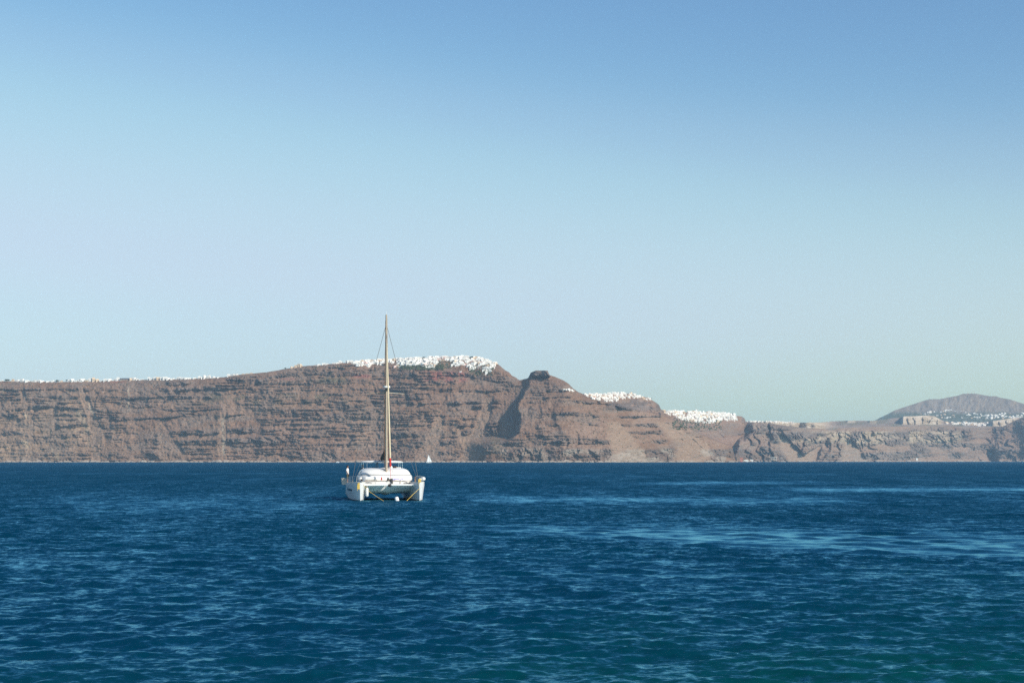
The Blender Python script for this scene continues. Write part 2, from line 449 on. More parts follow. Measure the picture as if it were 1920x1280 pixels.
    D = W[:, None]+0.95*zz+dev
    D -= np.cumsum(0.8*mesa*dpx*scale, axis=1)
    yn = interp(X, NEAR)
    up = sstep(0.8, -0.8, Yp-yn)*sstep(1072, 1080, X)*sstep(1414, 1398, X+0.5*(Yp-800)+8*fbm(Yp/14, X/30, 3, 640))
    FD = smooth_interp(xs, FARD, 4)[:, None]+1.2*np.clip(864-Yp, 0, 400)*2.0
    D = D*(1-up)+np.maximum(FD, D+30*sstep(1376, 1360, X))*up
    # headland flank: the steep wall that turns away from the sun
    el = interp(Yp, [(690, 985), (712, 968), (722, 962), (735, 966), (745, 955), (762, 951), (770, 941), (782, 937), (792, 933), (800, 929), (812, 933), (822, 940), (834, 934), (845, 915), (857, 903), (870, 901)])
    er = interp(Yp, [(690, 995), (712, 992), (722, 1000), (735, 986), (745, 983), (757, 972), (768, 973), (778, 979), (790, 980), (802, 978), (814, 973), (822, 962), (834, 942), (845, 938), (857, 938), (870, 938)])
    amt = interp(Yp, [(690, 12), (712, 34), (722, 54), (745, 84), (770, 96), (812, 98), (870, 84)])
    el2 = el+2.5*fbm(X/9, Yp/9, 2, 300); er2 = er+1.5*fbm(X/7, Yp/7, 2, 301)
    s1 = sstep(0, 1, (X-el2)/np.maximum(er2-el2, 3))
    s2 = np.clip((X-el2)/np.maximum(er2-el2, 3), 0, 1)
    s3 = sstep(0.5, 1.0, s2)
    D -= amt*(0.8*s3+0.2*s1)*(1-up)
    # hollow left of the flank, fed by scree
    D += 12*np.exp(-((X-905)/38)**2)*sstep(720, 780, Yp)*sstep(840, 815, Yp)*(1-s2)
    D -= amt*sstep(817, 834, Yp)*sstep(868, 926, X)*(1-(0.8*s3+0.2*s1))*(1-up)
    # summit block of the headland
    D -= 26*mesa*sstep(992, 1004, X) + 10*mesa*sstep(1014, 1022, X)
    # ribs and gullies
    u = X + 14*fbm(X/60, Yp/60, 3, 41)
    big = saw(u/78 + 0.9*fbm(X/150, Yp/90, 2, 43))
    mid = saw(u/29 + 1.3*fbm(X/70, Yp/26, 3, 47))
    sml = saw((X+9*fbm(X/15, Yp/9, 3, 52))/9.5 + 2.2*fbm(X/26, Yp/10, 3, 53))*np.clip(0.55+0.9*fbm(X/9, Yp/6, 2, 54), 0, 1.3)
    tiny = saw(X/5.3 + 3.2*fbm(X/11, Yp/5, 3, 58))*np.clip(0.5+0.9*fbm(X/6, Yp/4, 2, 59), 0, 1.3)
    gate = sstep(-0.35, 0.3, fbm(X/130, Yp/45, 3, 71))
    k = scale/1.5
    edge = sstep(0, 6, Yp-S[:, None])
    D -= edge*k*(1-up*0.4)*(13*big*gate*(0.28+0.72*B)*(1-fan) + (10*B*gate+2.5)*mid*(1-fan) + 12*B*sml*(1-0.5*fan) + 6*B*tiny + 3.2*fbm((X+16*fbm(X/40, Yp/30, 2, 660))/13, Yp/34, 3, 661)+1.6*fbm((X+3*fbm(X/9, Yp/12, 2, 662))/4.5, Yp/11, 2, 663))
    D -= edge*k*right*(17*mid + 8*sml + 24*saw(u/55+0.6*fbm(X/80, Yp/30, 2, 83)))*sstep(-0.5, 0.2, fbm(X/90, Yp/50, 2, 84))*(1-fan)
    D += k*(4.5*fbm(X/9, Yp/5, 4, 11)+2.0*fbm(X/3, Yp/2, 2, 12))*(0.35+0.65*edge)
    # straight gullies on the smooth slopes of the middle distance
    gul = sstep(1110, 1180, X)*sstep(1440, 1400, X)
    gg = vnoise((X-(Yp-760)*1.1)/7, 0*X+3, 401)+0.6*vnoise((X-(Yp-760)*1.0)/3, 0*X+8, 402)
    D -= k*gul*5*np.clip(gg, -0.6, 1)*np.clip(0.4+fbm(X/25, Yp/14, 2, 403), 0, 1)*(1-shore)
    # --- world positions
    Z = CAM_H + (HOR-Yp)/FPX*D
    PX = (X-960)/FPX*D
    # --- rock colours
    def c(r, g, b): return np.array([r, g, b])[None, None, :]
    n1 = fbm(X/55, Yp/22, 4, 501)[..., None]; n2 = fbm(X/12, Yp/6, 3, 502)[..., None]; n3 = fbm(X/140, Yp/80, 2, 503)[..., None]
    scree = c(.272, .172, .120) + n1*c(.045, .042, .040) + n2*c(.035, .028, .024)
    tan = sstep(360, 60, X)[..., None]*0.5 + np.clip(n3, 0, 1)*0.55
    tan = np.clip(tan*sstep(700, 800, Yp)[..., None], 0, 0.9)
    scree = scree*(1-tan)+(c(.375, .265, .175)+n2*c(.04, .035, .03))*tan
    lava = c(.165, .124, .104)+n2*c(.04, .034, .032)+np.clip(n1, 0, 1)*c(.10, .085, .075)
    Bc = np.clip(B*0.95, 0, 1)[..., None]
    C = scree*(1-Bc)+lava*Bc
    f_ = fan[..., None]
    f_ = f_*(0.3+0.4*sstep(700, 800, X)[..., None])
    C = C*(1-f_)+c(.345, .240, .170)*f_
    ashy = (sstep(0.05, 0.4, fbm(X/50, Yp/14, 3, 511))*(1-B)*0.55)[..., None]
    C = C*(1-ashy)+c(.235, .185, .150)*ashy
    flank_shade = ((0.8*s3+0.2*s1)*(1-s2)*4*sstep(728, 740, Yp)*sstep(826, 818, Yp)).clip(0, 1)[..., None]
    C = C*(1-0.75*flank_shade)+c(.10, .088, .085)*0.75*flank_shade  # shade of the gully painted into the flank's rock colour
    red = (sstep(655, 672, X)*sstep(700, 688, X)*sstep(701, 704, Yp)*sstep(710, 706, Yp)
           + sstep(785, 805, X)*sstep(885, 865, X)*sstep(694, 699, Yp)*sstep(720, 712, Yp)*sstep(-0.35, 0.15, fbm(X/8, Yp/4, 3, 520))
           + 0.5*sstep(200, 215, X)*sstep(240, 225, X)*sstep(711, 713, Yp)*sstep(719, 716, Yp)
           + 0.5*sstep(520, 530, X)*sstep(560, 545, X)*sstep(707, 709, Yp)*sstep(714, 711, Yp))
    red = np.clip(red, 0, 1)[..., None]*0.8
    C = C*(1-red)+c(.35, .135, .105)*red
    grn = (0.8*sstep(742, 765, X)*sstep(838, 822, X)*sstep(682, 686, Yp)*sstep(695, 691, Yp)
           + 0.5*sstep(300, 340, X)*sstep(700, 600, X)*sstep(735, 742, Yp)*sstep(765, 752, Yp)*sstep(0.05, 0.4, fbm(X/25, Yp/12, 3, 530))
           + 0.55*sstep(590, 605, X)*sstep(660, 640, X)*sstep(705, 710, Yp)*sstep(722, 716, Yp)
           + 0.25*sstep(915, 925, X)*sstep(945, 935, X)*sstep(815, 825, Yp)*sstep(862, 850, Yp)
           + 0.6*sstep(1265, 1280, X)*sstep(1350, 1330, X)*sstep(784, 790, Yp)*sstep(812, 800, Yp)*sstep(-0.1, 0.2, fbm(X/9, Yp/5, 3, 531)))
    grn = np.clip(grn*(0.8+0.6*n2[..., 0]), 0, 0.85)[..., None]
    C = C*(1-grn)+c(.095, .105, .060)*grn
    rt = right[..., None]
    C = C*(1-rt)+(C*0.82+c(.050, .042, .034))*rt
    pw = (palewall*sstep(-0.35, 0.25, fbm(X/22, Yp/16, 3, 540)))[..., None]*0.9
    C = C*(1-pw)+(c(.44, .345, .245)+n2*.08)*pw
    lightshore = (shore*sstep(-0.1, 0.35, fbm(X/26, Yp/18, 3, 541)))[..., None]*0.65
    C = C*(1-lightshore)+(c(.36, .30, .245)+n2*.1)*lightshore
    beach = (sstep(862, 865.5, Yp)*sstep(-0.2, 0.3, fbm(X/16, 0*X, 3, 542)))[..., None]*0.7
    C = C*(1-beach)+c(.42, .34, .27)*beach
    scar = (sstep(0.45, 0.75, fbm((X-Yp*0.25)/13, Yp/26, 3, 543))*sstep(260, 120, X))[..., None]*0.55
    C = C*(1-scar)+c(.46, .37, .25)*scar
    for (xa, ya, xb, yb, wd) in [(45, 775, 53, 785, 3), (165, 757, 178, 782, 3.5), (241, 728, 240, 768, 2.2), (418, 780, 420, 850, 3.5)]:
        q = np.clip((Yp-ya)/(yb-ya), 0, 1)
        m_ = (sstep(1, 0.4, np.abs(X-(xa+(xb-xa)*q)+2*vnoise(X/4, Yp/4, 9))/wd)*sstep(ya-5, ya+3, Yp)*sstep(yb+5, yb-3, Yp))[..., None]*0.75
        C = C*(1-m_)+c(.50, .40, .29)*m_
    C = C*0.78
    # --- shore foot below the water and land behind the rim
    P = np.stack([PX, D, Z], -1)
    foot = P[:, :1].copy(); foot[..., 2] = -6; foot[..., 1] -= 4
    backs, bc = [], []
    last = P[:, -1]
    for dd in (6, 18, 45, 110, 260, 600, 1300):
        b_ = last.copy(); kk = (last[:, 1]+dd)/last[:, 1]
        b_[:, 0] *= kk; b_[:, 1] += dd
        b_[:, 2] = np.maximum(last[:, 2]-0.03*dd - 0.00012*dd*dd, -6)
        backs.append(b_[:, None]); bc.append(C[:, -1:])
    PP = np.concatenate([foot, P]+backs, 1)
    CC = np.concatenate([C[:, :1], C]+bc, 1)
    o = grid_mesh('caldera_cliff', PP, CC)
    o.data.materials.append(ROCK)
    tag(o, kind='structure')
    return dict(xs=xs, Y=Yp, P=P)
CL = build_cliff()

def cliff_at(x, y):
    """point of the cliff surface under photo pixel (x, y), clamped to its skyline"""
    i = int(np.argmin(np.abs(CL['xs']-x)))
    yy = CL['Y'][i]
    y = max(y, yy[-1])
    j = int(np.argmin(np.abs(yy-y)))
    return Vector(CL['P'][i, j])

def build_sheet(name, x0, x1, skyp, ybase, depth, colf, rows=90, step=1.6, slope=1.6, gull=None):
    xs = np.concatenate([np.arange(x0, min(1960, x1), step), np.arange(1960, x1, 14.0)])
    S = interp(xs, skyp)+0.35*fbm(xs/6, 0*xs, 3, 71)
    t = np.linspace(0, 1, rows)
    X = xs[:, None]*np.ones((1, rows))
    Yp = ybase-(ybase-S)[:, None]*t[None, :]
    sl, D0 = slope(X, Yp), depth(X)
    dpx = -np.diff(Yp, axis=1, prepend=Yp[:, :1])
    D = D0+np.cumsum(sl*dpx*D0/FPX, axis=1)
    if gull is not None: D = D-gull(X, Yp)*sstep(0, 5, Yp-S[:, None])
    Z = CAM_H+(HOR-Yp)/FPX*D
    P = np.stack([(X-960)/FPX*D, D, Z], -1)
    C = colf(X, Yp)
    foot = P[:, :1].copy(); foot[..., 2] = -10
    backs = []
    last = P[:, -1]
    for dd in (20, 80, 300, 900):
        b_ = last.copy(); kk = (last[:, 1]+dd)/last[:, 1]
        b_[:, 0] *= kk; b_[:, 1] += dd; b_[:, 2] = np.maximum(b_[:, 2]-0.1*dd, -10)
        backs.append(b_[:, None])
    o = grid_mesh(name, np.concatenate([foot, P]+backs, 1), np.concatenate([C[:, :1], C]+[C[:, -1:]]*4, 1))
    o.data.materials.append(ROCK)
    tag(o, kind='structure')
    return dict(xs=xs, Y=Yp, P=P)

def v3(r, g, b): return np.array([r, g, b])[None, None, :]

# the pumice plateau behind the right-hand cliffs
PLS = [(1370, 796), (1398, 790.5), (1440, 790.5), (1500, 792), (1540, 791.5), (1560, 789.5), (1590, 788.5), (1640, 788.5), (1665, 785), (1690, 782), (1694, 780.5), (1715, 780),
       (1735, 778.5), (1752, 780), (1765, 787), (1775, 791), (1800, 792), (1830, 793), (1870, 788), (1900, 783), (1960, 780), (2400, 795), (3000, 820)]
def pl_bluff(X, Y):
    a = sstep(1395, 1410, X)*sstep(1570, 1530, X)*sstep(806, 801, Y+3*fbm(X/20, 0*X, 2, 5))*sstep(789, 792, Y)
    b = sstep(1688, 1693, X)*sstep(1772, 1760, X)*sstep(797, 794, Y)
    c = sstep(1850, 1862, X)*sstep(1912, 1900, X)*sstep(801, 797, Y)
    d = 0.7*sstep(1585, 1590, X)*sstep(1606, 1600, X)*sstep(794, 791, Y) + 0.6*sstep(1625, 1632, X)*sstep(1645, 1640, X)*sstep(796, 793, Y)
    return np.clip(a+b+c+d, 0, 1)
def pl_col(X, Y):
    n = fbm(X/14, Y/5, 4, 81)[..., None]
    base = v3(.26, .20, .16)+n*v3(.07, .06, .05)
    g = (sstep(0, 0.4, fbm(X/30, Y/6, 3, 82))*0.6)[..., None]
    base = base*(1-g)+v3(.14, .14, .09)*g
    b = pl_bluff(X, Y)[..., None]
    return base*(1-b)+(v3(.38, .315, .24)+n*.14)*b
PL = build_sheet('pumice_plateau', 1370, 2900, PLS, 812, lambda X: interp(X, [(1370, 6900), (1500, 7300), (1920, 8600), (3000, 9000)]), pl_col, rows=70, step=1.1,
                 slope=lambda X, Y: 14*(1-pl_bluff(X, Y))+0.4,
                 gull=lambda X, Y: (22*saw(X/13+0.6*fbm(X/30, Y/14, 2, 4))+9*saw(X/4.6))*pl_bluff(X, Y)*sstep(1600, 1690, X)+12*fbm(X/8, Y/4, 3, 6))

# the mountain on the horizon
MTS = [(1500, 806), (1600, 798), (1640, 788), (1660, 778), (1680, 768), (1700, 761.5), (1720, 755), (1732, 751), (1742, 748), (1760, 748), (1780, 744.5), (1797, 741), (1805, 737.8), (1830, 737.8), (1846, 741),
       (1856, 742.5), (1868, 742.5), (1876, 745.5), (1892, 748), (1920, 757), (1960, 772), (2100, 790), (2400, 806), (3000, 825)]
def mt_col(X, Y):
    n = fbm((X-Y*0.3)/7, Y/18, 4, 91)[..., None]; n2 = fbm(X/4, Y/3, 2, 92)[..., None]
    base = v3(.20, .165, .135)+n*v3(.05, .045, .04)+n2*.02
    st = (sstep(0.15, 0.5, fbm((X+Y*0.35)/4.5, Y/28, 3, 93))*sstep(1745, 1790, X)*sstep(738, 750, Y))[..., None]*0.5
    base = base*(1-st)+v3(.33, .25, .17)*st
    low = sstep(769, 778, Y+3*fbm(X/20, 0*X, 2, 5))[..., None]
    return base*(1-low)+(v3(.085, .095, .060)+np.clip(n2, 0, 1)*.08)*low
MT = build_sheet('mountain', 1500, 2900, MTS, 812, lambda X: 10200+0*X, mt_col, rows=110, step=1.3, slope=lambda X, Y: 1.6+5*sstep(768, 780, Y),
                 gull=lambda X, Y: (9*fbm((X-(Y-750)*0.5+6*fbm(X/20, Y/15, 2, 17))/15, Y/25, 3, 14)+5*fbm(X/5, Y/9, 2, 16))*sstep(738, 756, Y)+12*fbm(X/9, Y/12, 4, 15))
#STAGE2
# ------------------------------------------------------------------ buildings on the rim
WHITE = node_mat('whitewash', (0.79, 0.755, 0.695), 0.85, noise=0.06, scale=0.4, spec=0.2)
CREAM = node_mat('ochre_plaster', (0.66, 0.50, 0.35), 0.9, noise=0.08, scale=0.4, spec=0.2)
PINKP = node_mat('pink_plaster', (0.70, 0.50, 0.44), 0.9, noise=0.08, scale=0.4, spec=0.2)
TERRA = node_mat('terracotta_plaster', (0.45, 0.17, 0.11), 0.9, noise=0.08, scale=0.4, spec=0.2)
OPEN_ = node_mat('window_glass_and_shutter', (0.045, 0.055, 0.07), 0.35, noise=0.1, scale=1.0)
ROOFD = node_mat('slate_blue_roof', (0.10, 0.125, 0.17), 0.8, noise=0.15, scale=0.5)
DOMEB = node_mat('blue_dome_paint', (0.08, 0.19, 0.42), 0.5, noise=0.08, scale=0.5)
STONE = node_mat('dry_stone', (0.30, 0.24, 0.19), 0.95, noise=0.25, scale=0.6)

class Geo:
    """verts / faces / material indices collected in lists"""
    def __init__(self): self.v = []; self.f = []; self.m = []
    def quad(self, a, b, c, d, m=0):
        i = len(self.v); self.v += [tuple(a), tuple(b), tuple(c), tuple(d)]; self.f.append((i, i+1, i+2, i+3)); self.m.append(m)
    def tri(self, a, b, c, m=0):
        i = len(self.v); self.v += [tuple(a), tuple(b), tuple(c)]; self.f.append((i, i+1, i+2)); self.m.append(m)
    def box(self, x0, x1, y0, y1, z0, z1, m=0, bottom=False):
        p = [(x, y, z) for z in (z0, z1) for y in (y0, y1) for x in (x0, x1)]
        fs = [(4, 5, 7, 6), (0, 1, 5, 4), (1, 3, 7, 5), (3, 2, 6, 7), (2, 0, 4, 6)]
        if bottom: fs.append((0, 2, 3, 1))
        i = len(self.v); self.v += p
        for q in fs: self.f.append(tuple(i+k for k in q)); self.m.append(m)
    def ring_loft(self, rings, m=0, cap0=True, cap1=True):
        n = len(rings[0]); i = len(self.v)
        for r_ in rings: self.v += [tuple(p) for p in r_]
        for a in range(len(rings)-1):
            for k in range(n):
                k2 = (k+1) % n
                self.f.append((i+a*n+k, i+a*n+k2, i+(a+1)*n+k2, i+(a+1)*n+k)); self.m.append(m)
        if cap0: self.f.append(tuple(i+k for k in reversed(range(n)))); self.m.append(m)
        if cap1: self.f.append(tuple(i+(len(rings)-1)*n+k for k in range(n))); self.m.append(m)
    def tube(self, pts, rad, n=8, m=0):
        pts = [Vector(p) for p in pts]
        if not hasattr(rad, '__len__'): rad = [rad]*len(pts)
        rings = []
        prev = None
        for k, p in enumerate(pts):
            d = (pts[min(k+1, len(pts)-1)]-pts[max(k-1, 0)]).normalized()
            u = prev if prev is not None else (Vector((0, 0, 1)) if abs(d.z) < 0.9 else Vector((1, 0, 0)))
            u = (u-d*u.dot(d)).normalized(); w = d.cross(u); prev = u
            rings.append([p+(u*math.cos(2*math.pi*q/n)+w*math.sin(2*math.pi*q/n))*rad[k] for q in range(n)])
        self.ring_loft(rings, m)
    def sphere(self, c, r, nu=10, nv=7, m=0, sq=(1, 1, 1)):
        c = Vector(c); rings = []
        for a in range(1, nv):
            t = math.pi*a/nv
            rings.append([c+Vector((r*sq[0]*math.sin(t)*math.cos(2*math.pi*b/nu), r*sq[1]*math.sin(t)*math.sin(2*math.pi*b/nu), -r*sq[2]*math.cos(t))) for b in range(nu)])
        self.ring_loft(rings, m)
    def mesh(self, name, mats, smooth=False):
        me = bpy.data.meshes.new(name)
        me.from_pydata(self.v, [], self.f)
        for mt in mats: me.materials.append(mt)
        for p, mi in zip(me.polygons, self.m): p.material_index = mi; p.use_smooth = smooth
        me.update()
        if smooth:
            bm = bmesh.new(); bm.from_mesh(me)
            bmesh.ops.remove_doubles(bm, verts=bm.verts, dist=1e-5)
            for e in bm.edges:
                if len(e.link_faces) == 2 and e.calc_face_angle(0) > R(38): e.smooth = False
            bm.to_mesh(me); bm.free()
        return me
    def obj(self, name, mats, parent=None, smooth=False, loc=(0, 0, 0)):
        if not isinstance(mats, (list, tuple)): mats = [mats]
        o = bpy.data.objects.new(name, self.mesh(name, mats, smooth))
        o.location = loc
        col.objects.link(o)
        if parent is not None: o.parent = parent
        return o

def empty(name, loc, rz=0):
    o = bpy.data.objects.new(name, None)
    o.location = loc; o.rotation_euler = (0, 0, rz); o.empty_display_size = 0.5
    col.objects.link(o)
    return o

def wall_with_openings(g, x0, x1, y, z0, z1, ops, depth=0.5):
    """front wall in the plane y with real recessed openings (xa, xb, za, zb)"""
    x = x0
    for (xa, xb, za, zb) in sorted(ops):
        g.quad((x, y, z0), (xa, y, z0), (xa, y, z1), (x, y, z1))
        if za > z0: g.quad((xa, y, z0), (xb, y, z0), (xb, y, za), (xa, y, za))
        g.quad((xa, y, zb), (xb, y, zb), (xb, y, z1), (xa, y, z1))
        yd = y+depth
        g.quad((xa, yd, za), (xb, yd, za), (xb, yd, zb), (xa, yd, zb), 1)
        g.quad((xa, y, za), (xa, yd, za), (xa, yd, zb), (xa, y, zb))
        g.quad((xb, yd, za), (xb, y, za), (xb, y, zb), (xb, yd, zb))
        g.quad((xa, yd, zb), (xb, yd, zb), (xb, y, zb), (xa, y, zb))
        g.quad((xa, y, za), (xb, y, za), (xb, yd, za), (xa, yd, za))
        x = xb
    g.quad((x, y, z0), (x1, y, z0), (x1, y, z1), (x, y, z1))

def house_geo(style, w, d, h, rs):
    g = Geo(); b = -4.0
    hw = w/2
    def body(x0, x1, y0, y1, z0, z1, nops, parapet=True):
        ops = []
        n = max(1, nops); ww = (x1-x0)/n
        for k in range(n):
            if rs.random() < 0.2: continue
            c = x0+ww*(k+0.5)+rs.uniform(-.15, .15)*ww; ow = min(ww*0.3, 0.75)
            lo = z0+0.1 if rs.random() < 0.4 else z0+0.9
            ops.append((c-ow, c+ow, lo, min(z1-0.5, z0+2.3)))
        if z0 <= 0.01: g.quad((x0, y0, b), (x1, y0, b), (x1, y0, z0), (x0, y0, z0))
        wall_with_openings(g, x0, x1, y0, z0, z1, ops)
        zb_ = b if z0 <= 0.01 else z0
        g.quad((x1, y0, zb_), (x1, y1, zb_), (x1, y1, z1), (x1, y0, z1))
        g.quad((x0, y1, zb_), (x0, y0, zb_), (x0, y0, z1), (x0, y1, z1))
        g.quad((x1, y1, zb_), (x0, y1, zb_), (x0, y1, z1), (x1, y1, z1))
        if parapet:
            t, q = 0.25, 0.45
            g.quad((x0, y0, z1), (x1, y0, z1), (x1-t, y0+t, z1), (x0+t, y0+t, z1)); g.quad((x1, y0, z1), (x1, y1, z1), (x1-t, y1-t, z1), (x1-t, y0+t, z1))
            g.quad((x1, y1, z1), (x0, y1, z1), (x0+t, y1-t, z1), (x1-t, y1-t, z1)); g.quad((x0, y1, z1), (x0, y0, z1), (x0+t, y0+t, z1), (x0+t, y1-t, z1))
            a_ = [(x0+t, y0+t), (x1-t, y0+t), (x1-t, y1-t), (x0+t, y1-t)]
            for k in range(4):
                p, r_ = a_[k], a_[(k+1) % 4]
                g.quad((r_[0], r_[1], z1), (r_[0], r_[1], z1-q), (p[0], p[1], z1-q), (p[0], p[1], z1))
            g.quad(*[(p[0], p[1], z1-q) for p in a_])
    if style == 0:
        body(-hw, hw, 0, d, 0, h, int(w/2.6))
    elif style == 1:                                   # barrel vault
        body(-hw, hw, 0, d, 0, h*0.62, int(w/3), False)
        z0 = h*0.62; n = 7
        arc = [(-hw*math.cos(math.pi*k/n), z0+h*0.38*math.sin(math.pi*k/n)) for k in range(n+1)]
        for k in range(n):
            g.quad((arc[k+1][0], 0, arc[k+1][1]), (arc[k][0], 0, arc[k][1]), (arc[k][0], d, arc[k][1]), (arc[k+1][0], d, arc[k+1][1]))
            g.tri((0, 0, z0), (arc[k+1][0], 0, arc[k+1][1]), (arc[k][0], 0, arc[k][1])) if 0 < k < n-1 or True else None
    elif style == 2:                                   # two steps
        body(-hw, hw*0.25, 0, d, 0, h, 2)
        body(hw*0.25, hw, 0.8, d, 0, h*0.6, 1)
    elif style == 3:                                   # terrace with a set-back upper room
        body(-hw, hw, 0, d, 0, h*0.55, int(w/2.6))
        body(-hw*0.55, hw*0.75, d*0.35, d-0.3, h*0.55-0.45, h, 2)
    elif style == 4:                                   # long terrace wall
        body(-hw, hw, 0, d, 0, h*0.55, int(w/2.2))
    return g

HOUSES = []          # (point, yaw, w, d, h, style, plaster, zone, photo x)
hr = random.Random(5)
def add_house(p, w, h, style, zone, x, plaster=0, d=None):
    HOUSES.append((p, hr.uniform(-0.35, 0.35), w, d or hr.uniform(6, 10), h, style, plaster, zone, x))

# scattered along the rim, left to right (photo x, width px, height px)
RIM = [(2, 6, 2.5), (23, 5, 5), (31, 6, 4), (40, 6, 5.5), (46, 6, 3), (53, 12, 3.2), (62, 9, 4), (70, 10, 3.6), (79, 8, 3), (90, 7, 2.2), (99, 8, 3.8), (105, 5, 3), (115, 6, 3.2),
       (130, 7, 5), (136, 6, 6), (141, 6, 3), (148, 7, 5), (155, 8, 5.5), (162, 7, 3.2), (170, 9, 6), (177, 8, 7.5), (183, 6, 5), (190, 7, 2.6), (198, 9, 4.6), (206, 8, 4.8), (216, 8, 4.5), (220, 7, 7), (226, 6, 4),
       (246, 6, 4.5), (251, 7, 5), (257, 5, 3.4), (264, 8, 2), (279, 5, 5.5), (284, 9, 3.5), (290, 7, 6), (297, 7, 5.2), (304, 8, 5), (309, 8, 6), (316, 8, 4), (324, 9, 3), (334, 7, 5), (342, 9, 4), (352, 12, 3), (365, 7, 2.6),
       (374, 6, 5), (380, 6, 3), (385, 7, 6.2), (390, 7, 6.5), (399, 6, 4), (410, 6, 1.8), (429, 7, 4.5), (435, 8, 4), (443, 6, 3), (592, 5, 2.4), (598, 6, 2.6), (607, 7, 3.6), (613, 6, 2.4), (626, 6, 2.6), (633, 7, 2.6)]
for (x, wp, hp) in RIM:
    y = float(np.interp(x, CL['xs'], CL['Y'][:, -1]))
    p = cliff_at(x, y+0.6); k = p.y/FPX
    add_house(p, wp*k, hp*k, hr.choice([0, 0, 1, 2, 3]), 'rim', x, 1 if hr.random() < 0.15 else 0)
for (x, wp, hp) in [(455, 5, 2.2), (462, 6, 2.0), (470, 6, 2.2), (548, 6, 3.5), (554, 6, 5), (560, 7, 6), (565, 6, 5), (551, 8, 2.4)]:
    y = float(np.interp(x, CL['xs'], CL['Y'][:, -1]))
    p = cliff_at(x, y+0.6); k = p.y/FPX
    add_house(p, wp*k, hp*k, hr.choice([0, 2, 3]), 'ochre', x, 1)

def fill_town(key, sx, sy, wr, hrng, holes, zonef, skip=0.06):
    top, bot = TOWNS[key]
    xa, xb = top[0][0], top[-1][0]
    x = xa
    while x < xb:
        y0 = float(np.interp(x, [p[0] for p in top], [p[1] for p in top])); y1 = float(np.interp(x, [p[0] for p in bot], [p[1] for p in bot]))
        y = y0+0.4
        while y <= y1+0.5:
            xx = x+hr.uniform(-.5, .5)*sx; yy = y+hr.uniform(-.4, .4)*sy
            if hr.random() > skip and not any(abs(xx-hx) < hw_ and abs(yy-hy) < hh_ for (hx, hy, hw_, hh_) in holes):
                p = cliff_at(xx, yy)
                r_ = hr.random()
                add_house(p, hr.uniform(*wr), hr.uniform(*hrng), hr.choice([0, 0, 0, 1, 2, 3, 4]), zonef(xx), xx, 1 if r_ < 0.07 else (2 if r_ < 0.085 else 0))
            y += sy
        x += sx
fill_town('imero', 3.9, 2.6, (7, 13), (4.2, 7.0), [(795, 671, 5, 2.5), (884, 671, 5, 2), (876, 683, 6, 2), (893, 686, 5, 2.5), (905, 689, 5, 2), (849, 681, 4, 3), (868, 678, 3, 2), (742, 679, 4, 5)],
          lambda x: 'iml' if x < 727 else ('imc' if x < 817 else ('imr' if x < 872 else 'imd')))
fill_town('firo', 4.0, 2.5, (7, 12.5), (4.5, 7.5), [(1130, 740, 3, 2), (1148, 746, 4, 1.5), (1172, 742, 3, 1)], lambda x: 'firo')
fill_town('fira', 3.5, 2.3, (7, 13), (5, 9), [(1286, 776, 2.5, 4), (1322, 788, 3, 3), (1270, 782, 3, 1.5), (1332, 784, 2, 2)], lambda x: 'fira')
# single buildings and small hamlets
for (x, y, wp, hp, n) in [(1058, 731, 4, 2, 1), (1063, 731.5, 5, 2.4, 1), (1067, 732, 5, 4.2, 1), (1072, 733, 5, 3, 1), (1075, 734, 4, 2, 1), (863, 699, 3, 3, 1)]:
    p = cliff_at(x, y); k = p.y/FPX
    add_house(p, wp*k, hp*k, 0, 'hamlet' if x > 1000 else 'lone', x)
for k_ in range(46):                                    # hotels along the low rim right of the big town
    x = hr.uniform(1400, 1485); i = int(np.argmin(np.abs(PL['xs']-x))); p = Vector(PL['P'][i, -2])
    add_house(p, hr.uniform(9, 16), hr.uniform(4, 6.5), hr.choice([0, 2, 4]), 'plateau', x, 1 if hr.random() < 0.2 else 0)
def sheet_at(S_, x, y):
    i = int(np.argmin(np.abs(S_['xs']-x))); yy = S_['Y'][i]
    j = int(np.argmin(np.abs(yy-max(y, yy[-1])))); return Vector(S_['P'][i, j])
for k_ in range(110):                                   # hill village below the mountain
    t_ = hr.random(); x = 1722+200*t_+hr.uniform(-3, 3)
    y = hr.choice([np.interp(x, [1722, 1740, 1785, 1800, 1820, 1850, 1920], [776, 773.5, 770, 772, 776, 778, 775]), np.interp(x, [1722, 1800, 1860, 1920], [779, 777, 780, 777]),
                   np.interp(x, [1722, 1800, 1860, 1920], [784, 783, 784, 781])]) + hr.uniform(-1.6, 1.6)
    if x < 1745 and y > 778: continue
    add_house(sheet_at(MT, x, y), hr.uniform(9, 18), hr.uniform(5, 8), hr.choice([0, 0, 2, 3]), 'hill', x, 1 if hr.random() < 0.2 else 0, d=14)
for k_ in range(90):                                    # village on the edge of the far cliff
    x = hr.triangular(1768, 1862, 1838); amp_ = min(1.0, (x-1762)/50)
    y = float(np.interp(x, [1768, 1790, 1815, 1835, 1862], [793.5, 795, 796, 797.5, 795]))+hr.uniform(-4.5, 1.5)*amp_
    add_house(sheet_at(PL, x, y), hr.uniform(10, 18), hr.uniform(5, 9), hr.choice([0, 0, 2, 4]), 'cliffedge', x, 1 if hr.random() < 0.2 else 0, d=12)
for (x, y, wp, hp) in [(1826, 776, 3, 2), (1868, 781, 5, 4), (1872, 783, 4, 3), (1880, 781, 5, 3), (1902, 785, 5, 4), (1908, 784, 6, 3.6), (1860, 785, 5, 3)]:
    p = sheet_at(MT, x, y); k = p.y/FPX
    add_house(p, wp*k, hp*k, 0, 'hill', x, d=14)

